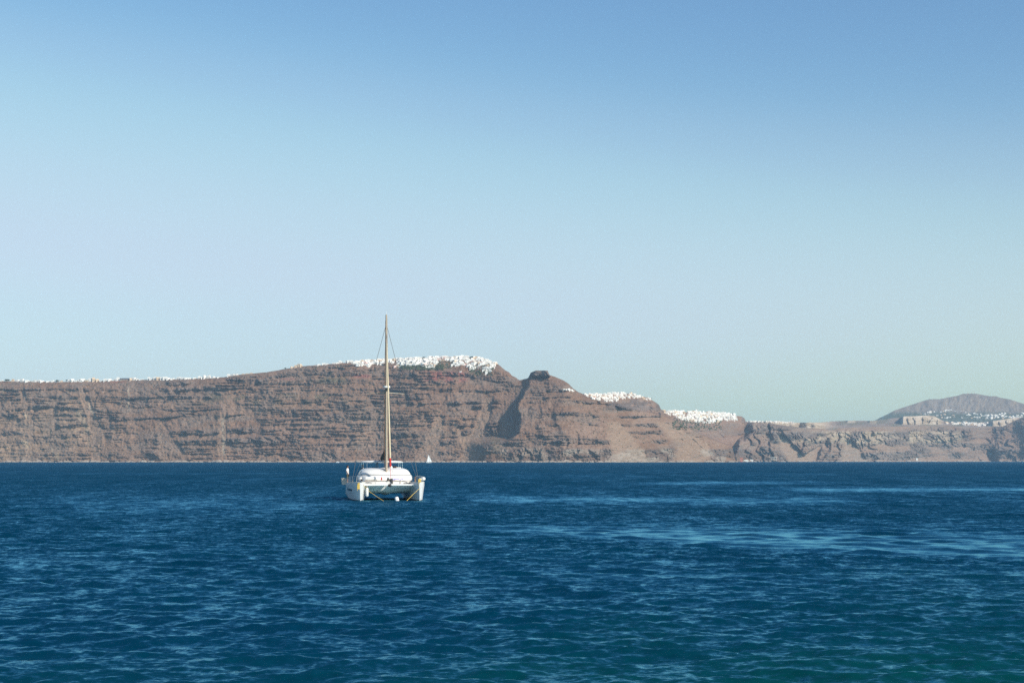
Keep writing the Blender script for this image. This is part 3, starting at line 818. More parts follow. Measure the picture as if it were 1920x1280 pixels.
ZONES = {
 'rim': ('white house in the row strung along the cliff rim', 'white houses along the left cliff rim'),
 'ochre': ('ochre walled building on the bare rim', 'ochre buildings on the bare rim'),
 'iml': ('white cubic house in the clifftop village left of the catamaran mast', 'clifftop village left of the mast'),
 'imc': ('white cubic house in the clifftop village just right of the catamaran mast', 'clifftop village right of the mast'),
 'imr': ('white cubic house on the highest stretch of the clifftop village', 'highest part of the clifftop village'),
 'imd': ('white cubic house in the tongues of village spilling down towards the notch', 'village spilling down towards the notch'),
 'firo': ('white house of the middle town right of the headland', 'middle clifftop town'),
 'fira': ('white house of the far town on the descending ridge', 'far clifftop town'),
 'hamlet': ('small white house in the lone row on the headland slope', 'lone row on the headland slope'),
 'lone': ('tiny white chapel alone below the clifftop village', 'lone chapel'),
 'plateau': ('low white hotel on the pumice rim right of the far town', 'hotels on the pumice rim'),
 'hill': ('white house of the hill village below the mountain', 'hill village below the mountain'),
 'cliffedge': ('white house of the village on the edge of the far cliff', 'village on the far cliff edge'),
}
ORD = ['first', 'second', 'third', 'fourth', 'fifth', 'sixth', 'seventh', 'eighth', 'ninth', 'tenth', 'eleventh', 'twelfth', 'thirteenth', 'fourteenth', 'fifteenth', 'sixteenth', 'seventeenth', 'eighteenth', 'nineteenth', 'twentieth',
       'twenty-first', 'twenty-second', 'twenty-third', 'twenty-fourth', 'twenty-fifth', 'twenty-sixth', 'twenty-seventh', 'twenty-eighth', 'twenty-ninth', 'thirtieth', 'thirty-first', 'thirty-second', 'thirty-third', 'thirty-fourth',
       'thirty-fifth', 'thirty-sixth', 'thirty-seventh', 'thirty-eighth', 'thirty-ninth', 'fortieth', 'forty-first', 'forty-second', 'forty-third', 'forty-fourth', 'forty-fifth', 'forty-sixth', 'forty-seventh', 'forty-eighth', 'forty-ninth', 'fiftieth',
       'fifty-first', 'fifty-second', 'fifty-third', 'fifty-fourth', 'fifty-fifth', 'fifty-sixth', 'fifty-seventh', 'fifty-eighth', 'fifty-ninth', 'sixtieth', 'sixty-first', 'sixty-second']
def build_houses():
    size = [(-(h[2]*h[4])/(h[0].y**2), i) for i, h in enumerate(HOUSES)]
    size.sort()
    single = set(i for i, h in enumerate(HOUSES) if h[7] in ('rim', 'ochre', 'hamlet', 'lone'))
    for _, i in size:
        if len(single) >= 296: break
        single.add(i)
    plaster = [WHITE, CREAM, PINKP]
    cache = {}
    nums = {}
    order = sorted(single, key=lambda i: (HOUSES[i][7], HOUSES[i][8]))
    for i in order:
        p, yaw, w, d, h, st, pl, zone, x = HOUSES[i]
        key = (st, pl, i % 3)
        if key not in cache:
            cache[key] = house_geo(st, 9.0, 8.0, 5.5, random.Random(st*7+pl*3+i % 3)).mesh('house', [plaster[pl], OPEN_])
        o = bpy.data.objects.new('house', cache[key]); col.objects.link(o)
        o.location = p; o.rotation_euler = (0, 0, yaw*1.3); o.scale = (w/9.0, d/8.0, h/5.5)
        lab, grp = ZONES[zone]
        shape = {0: 'flat', 1: 'vaulted', 2: 'stepped', 3: 'tall', 4: 'long'}[st]
        hue = {0: 'white', 1: 'ochre', 2: 'pinkish'}[pl]
        drop = HOR-(p.z-CAM_H)/p.y*FPX-float(np.interp(x, CL['xs'], CL['Y'][:, -1]))
        tier = 'skyline' if drop < 2.5 else ('middle' if drop < 8 else 'lowest')
        if zone == 'lone': pass
        elif zone in ('rim', 'ochre', 'hamlet'):
            q_ = (zone, hue, shape); nums[q_] = nums.get(q_, 0)+1
            lab = '%s %s house %s, %s such from left' % (hue, shape, {'rim': 'strung along the cliff rim', 'ochre': 'on the bare stretch of rim', 'hamlet': 'in the row on the headland slope'}[zone], ORD[nums[q_]-1])
        else:
            q_ = (zone, hue, shape, tier); nums[q_] = nums.get(q_, 0)+1
            where = {'iml': 'village left of the mast', 'imc': 'village right of the mast', 'imr': 'highest village stretch', 'imd': 'village above the notch', 'firo': 'middle town', 'fira': 'far town', 'plateau': 'pumice rim', 'hill': 'hill village', 'cliffedge': 'far cliff edge'}[zone]
            lab = '%s %s house, %s tier of the %s, %s from left' % (hue, shape, tier, where, ORD[nums[q_]-1])
        tag(o, lab, 'house', grp)
    rest = {}
    for i, h in enumerate(HOUSES):
        if i not in single: rest.setdefault(h[7], []).append(h)
    for zone, hs in rest.items():
        G = Geo()
        for (p, yaw, w, d, h, st, pl, z_, x) in hs:
            g = house_geo(st, w, d, h, hr)
            M = Matrix.Translation(p) @ Matrix.Rotation(yaw*1.3, 4, 'Z')
            o = len(G.v)
            G.v += [tuple(M @ Vector(v)) for v in g.v]
            G.f += [tuple(o+k for k in f) for f in g.f]
            G.m += [1 if m == 1 else (0 if pl == 0 else pl+1) for m in g.m]
        o = G.obj('town_houses', [WHITE, OPEN_, CREAM, PINKP])
        tag(o, {'firo': 'white houses massed along the middle town right of the headland', 'fira': 'white houses massed along the far town on the descending ridge',
                'hill': 'pale houses of the hill village scattered below the mountain', 'cliffedge': 'pale houses massed on the edge of the far cliff',
                'plateau': 'low white hotels lined up on the pumice rim'}.get(zone, 'smaller white houses packed into the clifftop village, ' + {'iml': 'left of the mast', 'imc': 'right of the mast', 'imr': 'at its highest part', 'imd': 'spilling towards the notch'}.get(zone, zone)),
            'houses', kind='stuff')
build_houses()

# churches: nave, dome, bell tower
def church(x, y, s, label, at=cliff_at, dome_mat=None):
    p = at(x, y) if at is cliff_at else at
    r = empty('church', p, hr.uniform(-.2, .2))
    g = Geo(); g.box(-4.5*s, 4.5*s, 0, 9*s, -4, 5*s); g.obj('nave', WHITE, r)
    g = Geo(); g.ring_loft([[Vector((3.1*s*math.cos(2*math.pi*k/14), 4.5*s+3.1*s*math.sin(2*math.pi*k/14), z)) for k in range(14)] for z in (4.9*s, 6.4*s)]); g.obj('drum', WHITE, r)
    g = Geo(); g.sphere((0, 4.5*s, 6.42*s), 3.0*s, 14, 10); d_ = g.obj('dome', dome_mat or WHITE, r, smooth=True)
    g = Geo(); g.box(-.12*s, .12*s, 4.4*s, 4.6*s, 9.3*s, 10.5*s); g.box(-.45*s, .45*s, 4.42*s, 4.58*s, 9.8*s, 10.0*s, 0, True); g.obj('cross', WHITE, d_)
    g = Geo()
    g.box(4.8*s, 6.6*s, 0, 1.8*s, -4, 6.5*s); g.box(4.8*s, 5.2*s, 0, 1.8*s, 6.5*s, 8.4*s); g.box(6.2*s, 6.6*s, 0, 1.8*s, 6.5*s, 8.4*s); g.box(4.7*s, 6.7*s, -.1*s, 1.9*s, 8.4*s, 9.2*s, 0, True)
    g.obj('bell_tower', WHITE, r)
    tag(r, label, 'church', 'churches on the rim')
church(1305, 774, 1.5, 'white domed church rising above the roofs of the far town')
church(1319, 774.5, 0.8, 'small white church with a slim bell tower beside the big dome of the far town')
church(1165, 739, 0.75, 'small white church at the crest of the middle town')
church(225, 713, 0.8, 'small white domed church on the rim left of the dark roof')
church(785, 671, 0.7, 'white domed church at the crest of the village right of the mast')
# long dark building on the rim
def summit_mast(x, h, label):
    i = int(np.argmin(np.abs(MT['xs']-x))); p = Vector(MT['P'][i, -1]); r = empty('radio_mast', p)
    g = Geo(); g.tube([(0, 0, -4), (0, 0, h)], [1.1, .5], 6); g.obj('tower', TERRA, r)
    for q in range(2):
        g = Geo(); g.tube([(-.5, -1.2-q*.2, h*(.55+.2*q)), (-.5, -2.2-q*.2, h*(.55+.2*q))], [1.5, 1.2], 10); g.obj('dish', WHITE, r)
    tag(r, label, 'mast', 'radio masts on the summit')
summit_mast(1814, 14, 'small radio mast on the mountain top, leftmost of three')
summit_mast(1821, 19, 'tallest radio mast on the mountain top, middle of three')
summit_mast(1827, 15, 'small radio mast on the mountain top, rightmost of three')
def dark_building():
    p = cliff_at(234, 712.5); r = empty('long_building', p)
    g = Geo(); g.box(-14, 14, 0, 9, -3, 4.2); g.obj('wall', STONE, r)
    g = Geo(); g.ring_loft([[Vector((xx, yy, zz)) for (yy, zz) in ((-.8, 4.0), (9.8, 4.0), (4.5, 6.6))] for xx in (-14.8, 14.8)]); g.obj('roof', ROOFD, r)
    for k in range(6):
        g = Geo(); g.box(-12.4+k*4.6, -10.6+k*4.6, -.06, .3, 1, 3, 0, True); g.obj('window', OPEN_, r)
    tag(r, 'long low building with a slate blue roof on the left cliff rim', 'building')
dark_building()

# waterfront
def shore_building(name, label, x, y, w, h, wallm, roofm, overhang=0.6, d=9, posts=False):
    p = cliff_at(x, y); p = Vector((p.x, p.y-3, max(0.6, p.z))); r = empty(name, p)
    g = Geo(); wall_with_openings(g, -w/2, w/2, 0, 0, h, [(-w/2+w*(k+.3)/4, -w/2+w*(k+.62)/4, .4, h*.68) for k in range(4)])
    g.box(-w/2, w/2, 0.6, d, -6, h); g.box(-w/2, w/2, 0, .59, -6, 0); g.obj('wall', [wallm, OPEN_], r)
    g = Geo(); g.box(-w/2-overhang, w/2+overhang, -overhang, d+overhang, h+.003, h+.9, 0, True); g.obj('roof', roofm, r)
    if posts:
        for k in range(5):
            g = Geo(); g.box(-w/2+k*w/4-.25, -w/2+k*w/4+.25, -overhang, -overhang+.5, -6, h); g.obj('post', WHITE, r)
    tag(r, label, 'building')
shore_building('boathouse', 'terracotta walled boathouse at the foot of the far cliff', 1388, 862.5, 17, 9, TERRA, TERRA)
shore_building('boathouse', 'low white boathouse right of the terracotta one at the waterline', 1399, 864, 16, 4.5, WHITE, WHITE)
shore_building('boathouse', 'small white hut at the waterline, rightmost by the terracotta boathouse', 1409, 864, 13, 5.5, WHITE, WHITE)
shore_building('pavilion', 'wide pavilion with a flat white roof on the shore of the far cliff', 1447, 861.5, 34, 9, STONE, WHITE, overhang=3.5, posts=True)
shore_building('harbour_hut', 'tiny white hut on the shore under the pale far cliffs', 1719, 863, 9, 9, WHITE, WHITE)

# ------------------------------------------------------------------ trees and scrub on the rim
LEAF = node_mat('dark_foliage', (0.055, 0.075, 0.040), 0.8, noise=0.5, scale=0.3, spec=0.2)
SCRUB = node_mat('dry_scrub', (0.085, 0.095, 0.050), 0.9, noise=0.4, scale=0.05, spec=0.1)
BARK = node_mat('tree_bark', (0.12, 0.085, 0.06), 0.95, noise=0.3, scale=1.0)
def tree(x, y, wp, hp, label):
    p = cliff_at(x, y); k = p.y/FPX; w, h = wp*k, hp*k
    r = empty('tree', p)
    g = Geo(); g.tube([(0, 0, -2), (0.1*w*.3, 0, h*.3), (0, .05*w, h*.7)], [.05*w, .04*w, .015*w], 7)
    for a in range(4):
        t_ = a*1.6; g.tube([(0, 0, h*.28), (.2*w*math.cos(t_), .2*w*math.sin(t_), h*.5), (.33*w*math.cos(t_), .33*w*math.sin(t_), h*.68)], [.03*w, .02*w, .008*w], 5)
    g.obj('trunk', BARK, r)
    g = Geo()
    lr = random.Random(int(x))
    for c in range(26):
        ca = lr.uniform(0, 6.28); cr_ = w*.5*math.sqrt(lr.random())*.85
        cx, cy = cr_*math.cos(ca), cr_*math.sin(ca); cz = h*(.42+.45*lr.random()*(1-(cr_/(w*.5))**2*.6))
        s = w*lr.uniform(.07, .14)
        for l in range(34):
            v = Vector((lr.gauss(0, 1), lr.gauss(0, 1), lr.gauss(0, .7))).normalized()*s*lr.uniform(.5, 1.1)+Vector((cx, cy, cz))
            a_ = Vector((lr.uniform(-1, 1), lr.uniform(-1, 1), lr.uniform(-1, 1))).normalized(); b_ = a_.orthogonal().normalized(); q = s*.28
            g.quad(v-a_*q-b_*q*.6, v+a_*q-b_*q*.6, v+a_*q+b_*q*.6, v-a_*q+b_*q*.6)
    g.obj('crown', LEAF, r)
    tag(r, label, 'tree', 'trees on the rim')
tree(13, 714.5, 9.5, 4.6, 'broad dark tree on the rim at the left edge of the photo')
tree(108.5, 716, 7, 4.6, 'round dark tree on the rim between two white houses')
tree(125, 715.5, 4.6, 4.4, 'small dark tree beside a white house on the left rim')
tree(535.5, 692, 4.5, 3.2, 'small dark tree alone on the bare rising rim')
tree(884, 672, 8, 4, 'dark tree among the highest houses of the clifftop village')
tree(1221, 749, 4, 4.4, 'dark tree at the right end of the middle town')
tree(795, 673, 7, 4.5, 'dark tree between houses right of the mast')
def scrub():
    G = Geo(); sr = random.Random(3)
    for (x0, x1, y0, y1, n, s0, s1) in [(748, 832, 684, 693, 330, 1.4, 3.4), (818, 852, 677, 690, 110, 1.2, 2.6), (878, 925, 686, 704, 200, 1.2, 2.8), (1262, 1352, 784, 806, 240, 1.8, 4.2), (905, 945, 812, 862, 40, 1.0, 2.0),
                                        (0, 640, 700, 850, 520, 1.0, 2.2), (640, 1000, 715, 850, 380, 1.0, 2.2), (1000, 1240, 730, 850, 240, 1.0, 2.2), (900, 935, 672, 690, 60, 1.2, 2.4), (560, 660, 684, 692, 80, 1, 2)]:
        for _ in range(n):
            x, y = sr.uniform(x0, x1), sr.uniform(y0, y1)
            yt = float(np.interp(x, CL['xs'], CL['Y'][:, -1]))
            if y < yt+3: continue
            p = cliff_at(x, y); s = sr.uniform(s0, s1)
            rings = []
            for a in (0.25, 0.6, 0.85):
                rings.append([p+Vector((s*math.sin(math.pi*a)*math.cos(k*1.2566+sr.uniform(-.3, .3))*sr.uniform(.8, 1.2), s*math.sin(math.pi*a)*math.sin(k*1.2566), -s*.6*math.cos(math.pi*a)*sr.uniform(.8, 1.2)+s*.2)) for k in range(5)])
            G.ring_loft(rings)
    o = G.obj('scrub', SCRUB); tag(o, 'dry dark scrub dotted over the cliff slopes', 'scrub', kind='stuff')
scrub()
def shore_rocks():
    G = Geo(); sr = random.Random(9)
    for _ in range(620):
        x = sr.uniform(0, 1920); p = cliff_at(x, 866.5); p = Vector((p.x, p.y-sr.uniform(0, 14), 0)); s = sr.uniform(1.5, 5.5)*(1.6 if sr.random() < .12 else 1)
        rings = []
        for a in (0.3, 0.55, 0.8):
            rings.append([p+Vector((1.5*s*math.sin(math.pi*a)*math.cos(k*1.047)*sr.uniform(.7, 1.3), s*math.sin(math.pi*a)*math.sin(k*1.047), -s*.8*math.cos(math.pi*a)*sr.uniform(.7, 1.3))) for k in range(6)])
        G.ring_loft(rings)
    o = G.obj('shore_rocks', STONE); tag(o, 'fallen rocks along the waterline of the cliffs', 'rocks', kind='stuff')
shore_rocks()
# ------------------------------------------------------------------ the catamaran
GEL = node_mat('white_gelcoat', (0.72, 0.71, 0.68), 0.28, noise=0.035, scale=1.2)
GEL2 = node_mat('weathered_hull_gelcoat', (0.62, 0.615, 0.60), 0.35, noise=0.07, scale=0.9)
DECK = node_mat('non_skid_deck', (0.62, 0.61, 0.58), 0.8, noise=0.06, scale=6)
CANV = node_mat('white_canvas', (0.74, 0.73, 0.70), 0.9, noise=0.05, scale=3, bump=0.2)
ALU = node_mat('anodised_mast', (0.43, 0.345, 0.255), 0.45, noise=0.05, scale=2)
SAILC = node_mat('cream_sailcloth', (0.60, 0.50, 0.34), 0.9, noise=0.08, scale=4)
REDC = node_mat('red_sail_band', (0.50, 0.03, 0.025), 0.8, noise=0.15, scale=5)
DARKC = node_mat('dark_sail_cover', (0.028, 0.036, 0.030), 0.9, noise=0.3, scale=4)
BLACK = node_mat('black_fitting', (0.02, 0.02, 0.022), 0.5, noise=0.2, scale=8)
TINT = node_mat('tinted_window', (0.02, 0.025, 0.032), 0.08, noise=0.1, scale=3)
ANTI = node_mat('antifouling', (0.012, 0.014, 0.022), 0.7, noise=0.2, scale=3)
STEEL = node_mat('stainless_steel', (0.62, 0.62, 0.61), 0.25, metal=1.0, noise=0.05, scale=5)
WIRE = node_mat('rigging_wire', (0.16, 0.155, 0.15), 0.5, metal=0.3, noise=0.1, scale=5)
YEL = node_mat('yellow_rope', (0.66, 0.46, 0.11), 0.85, noise=0.15, scale=20)
NET = node_mat('trampoline_net', (0.45, 0.45, 0.44), 0.9, noise=0.2, scale=30)
TEAK = node_mat('varnished_teak', (0.20, 0.09, 0.04), 0.5, noise=0.2, scale=6)
BLUEC = node_mat('lilac_towel', (0.30, 0.28, 0.62), 0.95, noise=0.15, scale=8)
PALER = node_mat('pale_rail_board', (0.70, 0.63, 0.52), 0.7, noise=0.06, scale=3)

BOAT_Y = 152.5
CAT = empty('catamaran', ((732-960)/FPX*BOAT_Y, BOAT_Y, 0), R(10))
tag(CAT, 'white cruising catamaran with tall mast lying bow-on at a mooring', 'catamaran')

def lerp_tab(y, tab):
    for (a, va), (b, vb) in zip(tab, tab[1:]):
        if y <= b: return va+(vb-va)*(y-a)/(b-a)
    return tab[-1][1]
DECKW = [(0, .06), (.35, .30), (1, .52), (2, .66), (3.5, .72), (5.5, .72), (8, .72), (10, .70), (12, .62)]
WLW = [(0, .04), (.35, .20), (1, .36), (2, .47), (3.5, .53), (5.5, .54), (8, .54), (10, .50), (12, .40)]
DECKZ = [(0, 1.80), (2, 1.76), (5, 1.70), (8, 1.64), (10.6, 1.58), (11.0, 1.15), (11.4, .85), (12, .55)]
def hull(cx, side):
    st = [0, .15, .35, .65, 1, 1.5, 2, 2.8, 3.6, 4.6, 5.6, 6.8, 8, 9.2, 10.2, 10.6, 11.0, 11.4, 12]
    g = Geo(); rings = []
    for y in st:
        wd, ww, zd = lerp_tab(y, DECKW), lerp_tab(y, WLW), lerp_tab(y, DECKZ)
        half = [(wd, zd), (wd*1.0+.015, zd*.86), ((wd+ww)/2*1.02, zd*.5), (ww*1.03, .22), (ww, .08), (ww*.86, -.2), (ww*.3, -.42), (0, -.45)]
        pts = half+[(-a, b) for a, b in reversed(half[:-1])]
        rings.append([Vector((cx+a, y, b)) for a, b in pts])
    n = len(rings[0]); i = len(g.v)
    for r_ in rings: g.v += [tuple(p) for p in r_]
    for a in range(len(rings)-1):
        for k in range(n-1):
            g.f.append((i+a*n+k, i+a*n+k+1, i+(a+1)*n+k+1, i+(a+1)*n+k)); g.m.append(1 if 4 <= k <= 9 else 0)
    g.f.append(tuple(i+k for k in range(n))); g.m.append(0)
    g.f.append(tuple(i+(len(rings)-1)*n+k for k in reversed(range(n)))); g.m.append(0)
    h = g.obj('hull', [GEL2, ANTI], CAT, smooth=True)
    g = Geo()                                                       # deck skin
    for a, b in zip(st, st[1:]):
        wa, wb, za, zb = lerp_tab(a, DECKW), lerp_tab(b, DECKW), lerp_tab(a, DECKZ), lerp_tab(b, DECKZ)
        g.quad((cx-wa, a, za), (cx+wa, a, za), (cx+wb, b, zb), (cx-wb, b, zb))
    g.obj('deck', DECK, h)
    for s in (-1, 1):                                               # toe rails
        g = Geo(); g.tube([(cx+s*(lerp_tab(y, DECKW)-.02), y, lerp_tab(y, DECKZ)+.03) for y in st[1:15]], .035, 6); g.obj('toe_rail', PALER, h)
    for y in (3.6, 5.0, 6.4, 8.2):                                  # port lights on the outer side
        x_ = cx+side*((lerp_tab(y, DECKW)+lerp_tab(y, WLW))/2*1.02+.035)
        g = Geo(); pts = []
        for k in range(14):
            t_ = 2*math.pi*k/14; pts.append((.42*math.copysign(abs(math.cos(t_))**.6, math.cos(t_)), .13*math.copysign(abs(math.sin(t_))**.6, math.sin(t_))))
        g.ring_loft([[Vector((x_+o_, y+a, 1.02+b)) for a, b in (pts if side*1 < 0 else pts)] for o_ in (-.03, .0)])
        g.obj('port_light', TINT, h)
    return h
hull(-2.9, -1); hull(2.9, 1)

# bridge deck between the hulls
g = Geo(); rings = []
for y, zb in ((2.8, 1.52), (2.84, 1.25), (2.92, 1.0), (3.15, .80), (3.7, .67), (5.2, .62), (7, .60), (10.4, .62)):
    rings.append([Vector(p) for p in ((-2.45, y, 1.62), (-2.40, y, zb+.18), (-2.0, y, zb+.03), (-.5, y, zb), (0, y, zb-(.16 if 3.5 < y < 7.5 else 0)), (.5, y, zb), (2.0, y, zb+.03), (2.40, y, zb+.18), (2.45, y, 1.62))])
g.ring_loft([list(reversed(r_)) for r_ in rings])
g.obj('bridge_deck', GEL, CAT, smooth=True)
# foredeck step
def rounded_plan(hw, yf, yb, z, n=40, e=3.2):
    cy, hy = (yf+yb)/2, (yb-yf)/2
    out = []
    for k in range(n):
        t_ = 2*math.pi*k/n; c_, s_ = math.cos(t_), math.sin(t_)
        out.append(Vector((hw*math.copysign(abs(c_)**(2/e), c_), cy+hy*math.copysign(abs(s_)**(2/e), s_), z)))
    return out
g = Geo(); g.ring_loft([rounded_plan(2.42, 2.75, 10.5, 1.55, 48, 6), rounded_plan(2.42, 2.75, 10.5, 1.88, 48, 6), rounded_plan(2.36, 2.85, 10.45, 1.95, 48, 6)])
fd = g.obj('foredeck', GEL, CAT, smooth=True)
g = Geo(); g.tube([(-2.3, 2.72, 1.93), (2.35, 2.72, 1.93)], .035, 6); g.obj('deck_edge_rail', ALU, fd)
# coach roof: lower band, upper dome
g = Geo(); g.ring_loft([rounded_plan(2.72, 3.25, 9.3, 1.955, 56), rounded_plan(2.74, 3.30, 9.3, 2.2, 56), rounded_plan(2.68, 3.55, 9.3, 2.46, 56), rounded_plan(2.62, 3.65, 9.25, 2.49, 56)])
cabin = g.obj('cabin', GEL, CAT, smooth=True)
UP = [(2.60, 3.62, 9.2, 2.50), (2.56, 3.75, 9.2, 2.62), (2.42, 4.1, 9.2, 2.86), (2.22, 4.45, 9.15, 3.04), (1.95, 4.9, 9.0, 3.14), (1.4, 5.5, 8.7, 3.19)]
g = Geo(); g.ring_loft([rounded_plan(a, b, c_, z, 56) for a, b, c_, z in UP])
roof = g.obj('coach_roof', GEL, CAT, smooth=True)
g = Geo(); g.ring_loft([rounded_plan(2.66, 3.58, 9.26, 2.475, 56), rounded_plan(2.66, 3.58, 9.26, 2.515, 56)]); g.obj('cabin_seam', WIRE, cabin)
def roof_patch(name, k0, k1, r0, r1, off, mat, par):
    """panel that follows the coach roof between plan angles k0..k1 and ring heights"""
    g = Geo()
    rs = []
    for t_ in np.linspace(r0, r1, 5):
        a = int(min(len(UP)-2, math.floor(t_))); f = t_-a
        q = [UP[a][j]*(1-f)+UP[a+1][j]*f for j in range(4)]
        rs.append(rounded_plan(q[0]+off, q[1]-off, q[2]+off, q[3]+off*.6, 56))
    for a in range(4):
        for k in range(k0, k1):
            i0, i1 = k % 56, (k+1) % 56
            g.quad(rs[a][i0], rs[a][i1], rs[a+1][i1], rs[a+1][i0])
    return g.obj(name, mat, par, smooth=True)
roof_patch('window_cover', 31, 41, .35, 2.6, .02, CANV, roof)
roof_patch('window_cover', 43, 53, .35, 2.6, .02, CANV, roof)
roof_patch('side_window', 22, 30, .4, 2.4, .018, TINT, roof)
roof_patch('side_window', 54, 62, .4, 2.4, .018, TINT, roof)
# hatches, vents, antenna on the roof
for x_, y_ in ((-1.0, 6.2), (.9, 6.2), (1.5, 7.4)):
    g = Geo(); g.box(x_-.28, x_+.28, y_-.28, y_+.28, 3.12, 3.24, 0); g.obj('hatch', CANV if x_ > 1 else TINT, roof)
g = Geo(); g.sphere((.55, 5.4, 3.22), .2, 10, 7); g.obj('dorade_vent', GEL, roof, smooth=True)
g = Geo(); g.tube([(-1.75, 6.4, 3.1), (-1.75, 6.4, 3.7)], .025, 6); g.obj('antenna', GEL, roof)
# forward cross beam and its fittings
g = Geo(); g.tube([(-2.72, .75, 1.53), (2.72, .75, 1.53)], .095, 12); beam = g.obj('cross_beam', GEL, CAT, smooth=True)
g = Geo(); g.sphere((0, .66, 1.5), .15, 10, 7, sq=(1.2, .8, 1)); g.obj('bow_roller', BLACK, beam, smooth=True)
g = Geo(); g.tube([(-2.5, .78, 1.38), (0, .78, 1.34), (2.5, .78, 1.38)], .02, 6); g.obj('dolphin_striker', STEEL, beam)
for s in (-1, 1):
    g = Geo(); a, b = sorted((s*.12, s*2.3)); g.quad((a, .85, 1.55), (b, .85, 1.55), (b, 2.75, 1.6), (a, 2.75, 1.6)); g.obj('trampoline', NET, CAT)
# mast and standing rigging
MY = 4.15
g = Geo(); n = 12
g.ring_loft([[Vector((.115*k_*math.cos(2*math.pi*q/n), MY+.15*k_*math.sin(2*math.pi*q/n), z)) for q in range(n)] for z, k_ in ((2.4, 1.15), (4, 1.1), (10, 1), (16, .9), (18.5, .75))])
mast = g.obj('mast', ALU, CAT, smooth=True)
g = Geo(); g.ring_loft([rounded_plan(.34, MY-.62, MY-.02, z, 20, 2.4) for z in (11.18, 11.36)]); g.obj('radar_dome', GEL, mast, smooth=True)
g = Geo(); g.box(-.05, .05, MY-.5, MY-.1, 10.85, 11.18, 0, True); g.obj('radar_bracket', BLACK, mast)
for s in (-1, 1):
    g = Geo(); g.tube([(0, MY, 10.70), (s*1.85, MY+.45, 10.62)], [.045, .03], 8); g.obj('spreader', ALU, mast)
    g = Geo(); g.tube([(0, MY, 17.6), (s*1.85, MY+.45, 10.62), (s*3.35, MY+1.0, 1.75)], .02, 6); g.obj('shroud', WIRE, CAT)
    g = Geo(); g.tube([(0, MY, 10.5), (s*3.30, MY+.7, 1.75)], .012, 6); g.obj('shroud', WIRE, CAT)
g = Geo(); g.tube([(0, MY-.1, 18.5), (0, MY-.1, 18.85)], .02, 6); g.obj('masthead_light', GEL, mast)
for x_, y_, z0_, z1_ in ((-.17, -.1, 2.7, 17.9), (.16, .12, 3.0, 18.2), (-.13, .16, 3.2, 13.0), (.20, -.06, 2.8, 11.0)):
    g = Geo(); g.tube([(x_*1.4, MY+y_*1.5, z0_), (x_, MY+y_, (z0_+z1_)/2), (x_*.6, MY+y_, z1_)], .014, 5); g.obj('halyard', TEAK, mast)
for s in (-1, 1):
    for yy_ in (6.0, 7.6, 9.2):
        g = Geo(); g.tube([(0, MY+.1, 12.2), (s*.16, yy_, 4.3)], .008, 4); g.obj('lazy_jack', WIRE, CAT)
g = Geo(); g.tube([(0, MY+.1, 18.4), (0, 9.85, 3.95)], .01, 5); g.obj('topping_lift', WIRE, CAT)
# forestay with the furled headsail
fa, fb = Vector((.12, .75, 1.62)), Vector((.02, MY-.1, 16.6))
at_ = lambda z: fa+(fb-fa)*((z-fa.z)/(fb.z-fa.z))
g = Geo(); g.tube([fa, fb], .014, 6); g.obj('forestay', WIRE, CAT)
g = Geo(); g.tube([at_(3.25), at_(3.6), at_(6), at_(11), at_(15.6)], [.05, .085, .085, .075, .035], 10); sail = g.obj('furled_headsail', SAILC, CAT, smooth=True)
g = Geo(); g.tube([at_(3.3), at_(3.5), at_(3.62), at_(3.95), at_(4.2)], [.08, .10, .085, .11, .08], 10); g.obj('red_sail_band', REDC, sail, smooth=True)
g = Geo(); g.tube([at_(1.85), at_(2.12)], [.13, .13], 10); g.obj('furling_drum', BLACK, CAT)
g = Geo(); g.tube([at_(2.1), at_(3.3)], .018, 6); g.obj('furling_line', REDC, CAT)
# boom under its dark sail bag
g = Geo(); g.tube([(0, MY+.2, 3.78), (0, 9.9, 3.86)], .1, 10); boom = g.obj('boom', ALU, CAT, smooth=True)
g = Geo(); g.ring_loft([[Vector((w_*math.cos(2*math.pi*q/10), y, 3.95+hh*.5+hh*.5*math.sin(2*math.pi*q/10))) for q in range(10)] for y, w_, hh in ((MY+.3, .12, 1.25), (5.5, .19, 1.05), (7.5, .19, .75), (9.7, .12, .35))])
g.obj('sail_bag', DARKC, boom, smooth=True)
# hard bimini over the cockpit
g = Geo(); g.ring_loft([rounded_plan(2.12, 7.9, 10.6, 3.70, 36, 5), rounded_plan(2.16, 7.85, 10.65, 3.78, 36, 5), rounded_plan(1.9, 8.0, 10.5, 3.87, 36, 5), rounded_plan(1.2, 8.3, 10.2, 3.92, 36, 5)])
bim = g.obj('bimini', CANV, CAT, smooth=True)
for x_, y_ in ((-2.0, 8.0), (2.0, 8.0), (-2.0, 10.4), (2.0, 10.4), (1.62, 8.1)):
    g = Geo(); g.tube([(x_*1.03, y_+.1, 1.9), (x_, y_, 3.72)], .03, 8); g.obj('bimini_post', STEEL, bim)
for s in (-1, 1):
    g = Geo(); g.tube([(-.7+s*.16, 7.3, 3.1), (-.62+s*.06, 7.7, 3.6), (-.3, 8.4, 3.98)], .035, 8); g.obj('main_sheet_post', WIRE, CAT)
g = Geo(); g.box(-2.3, 2.3, 9.25, 10.4, 1.6, 1.97); g.obj('cockpit_coaming', GEL, CAT)
g = Geo(); g.box(1.15, 1.6, 9.0, 9.3, 2.1, 3.35); g.obj('helm_seat', TEAK, CAT)
g = Geo(); pts = [(1.35+.33*math.cos(2*math.pi*k/18), 8.75, 2.9+.33*math.sin(2*math.pi*k/18)) for k in range(19)]; g.tube(pts, .02, 6); g.obj('steering_wheel', BLACK, CAT)
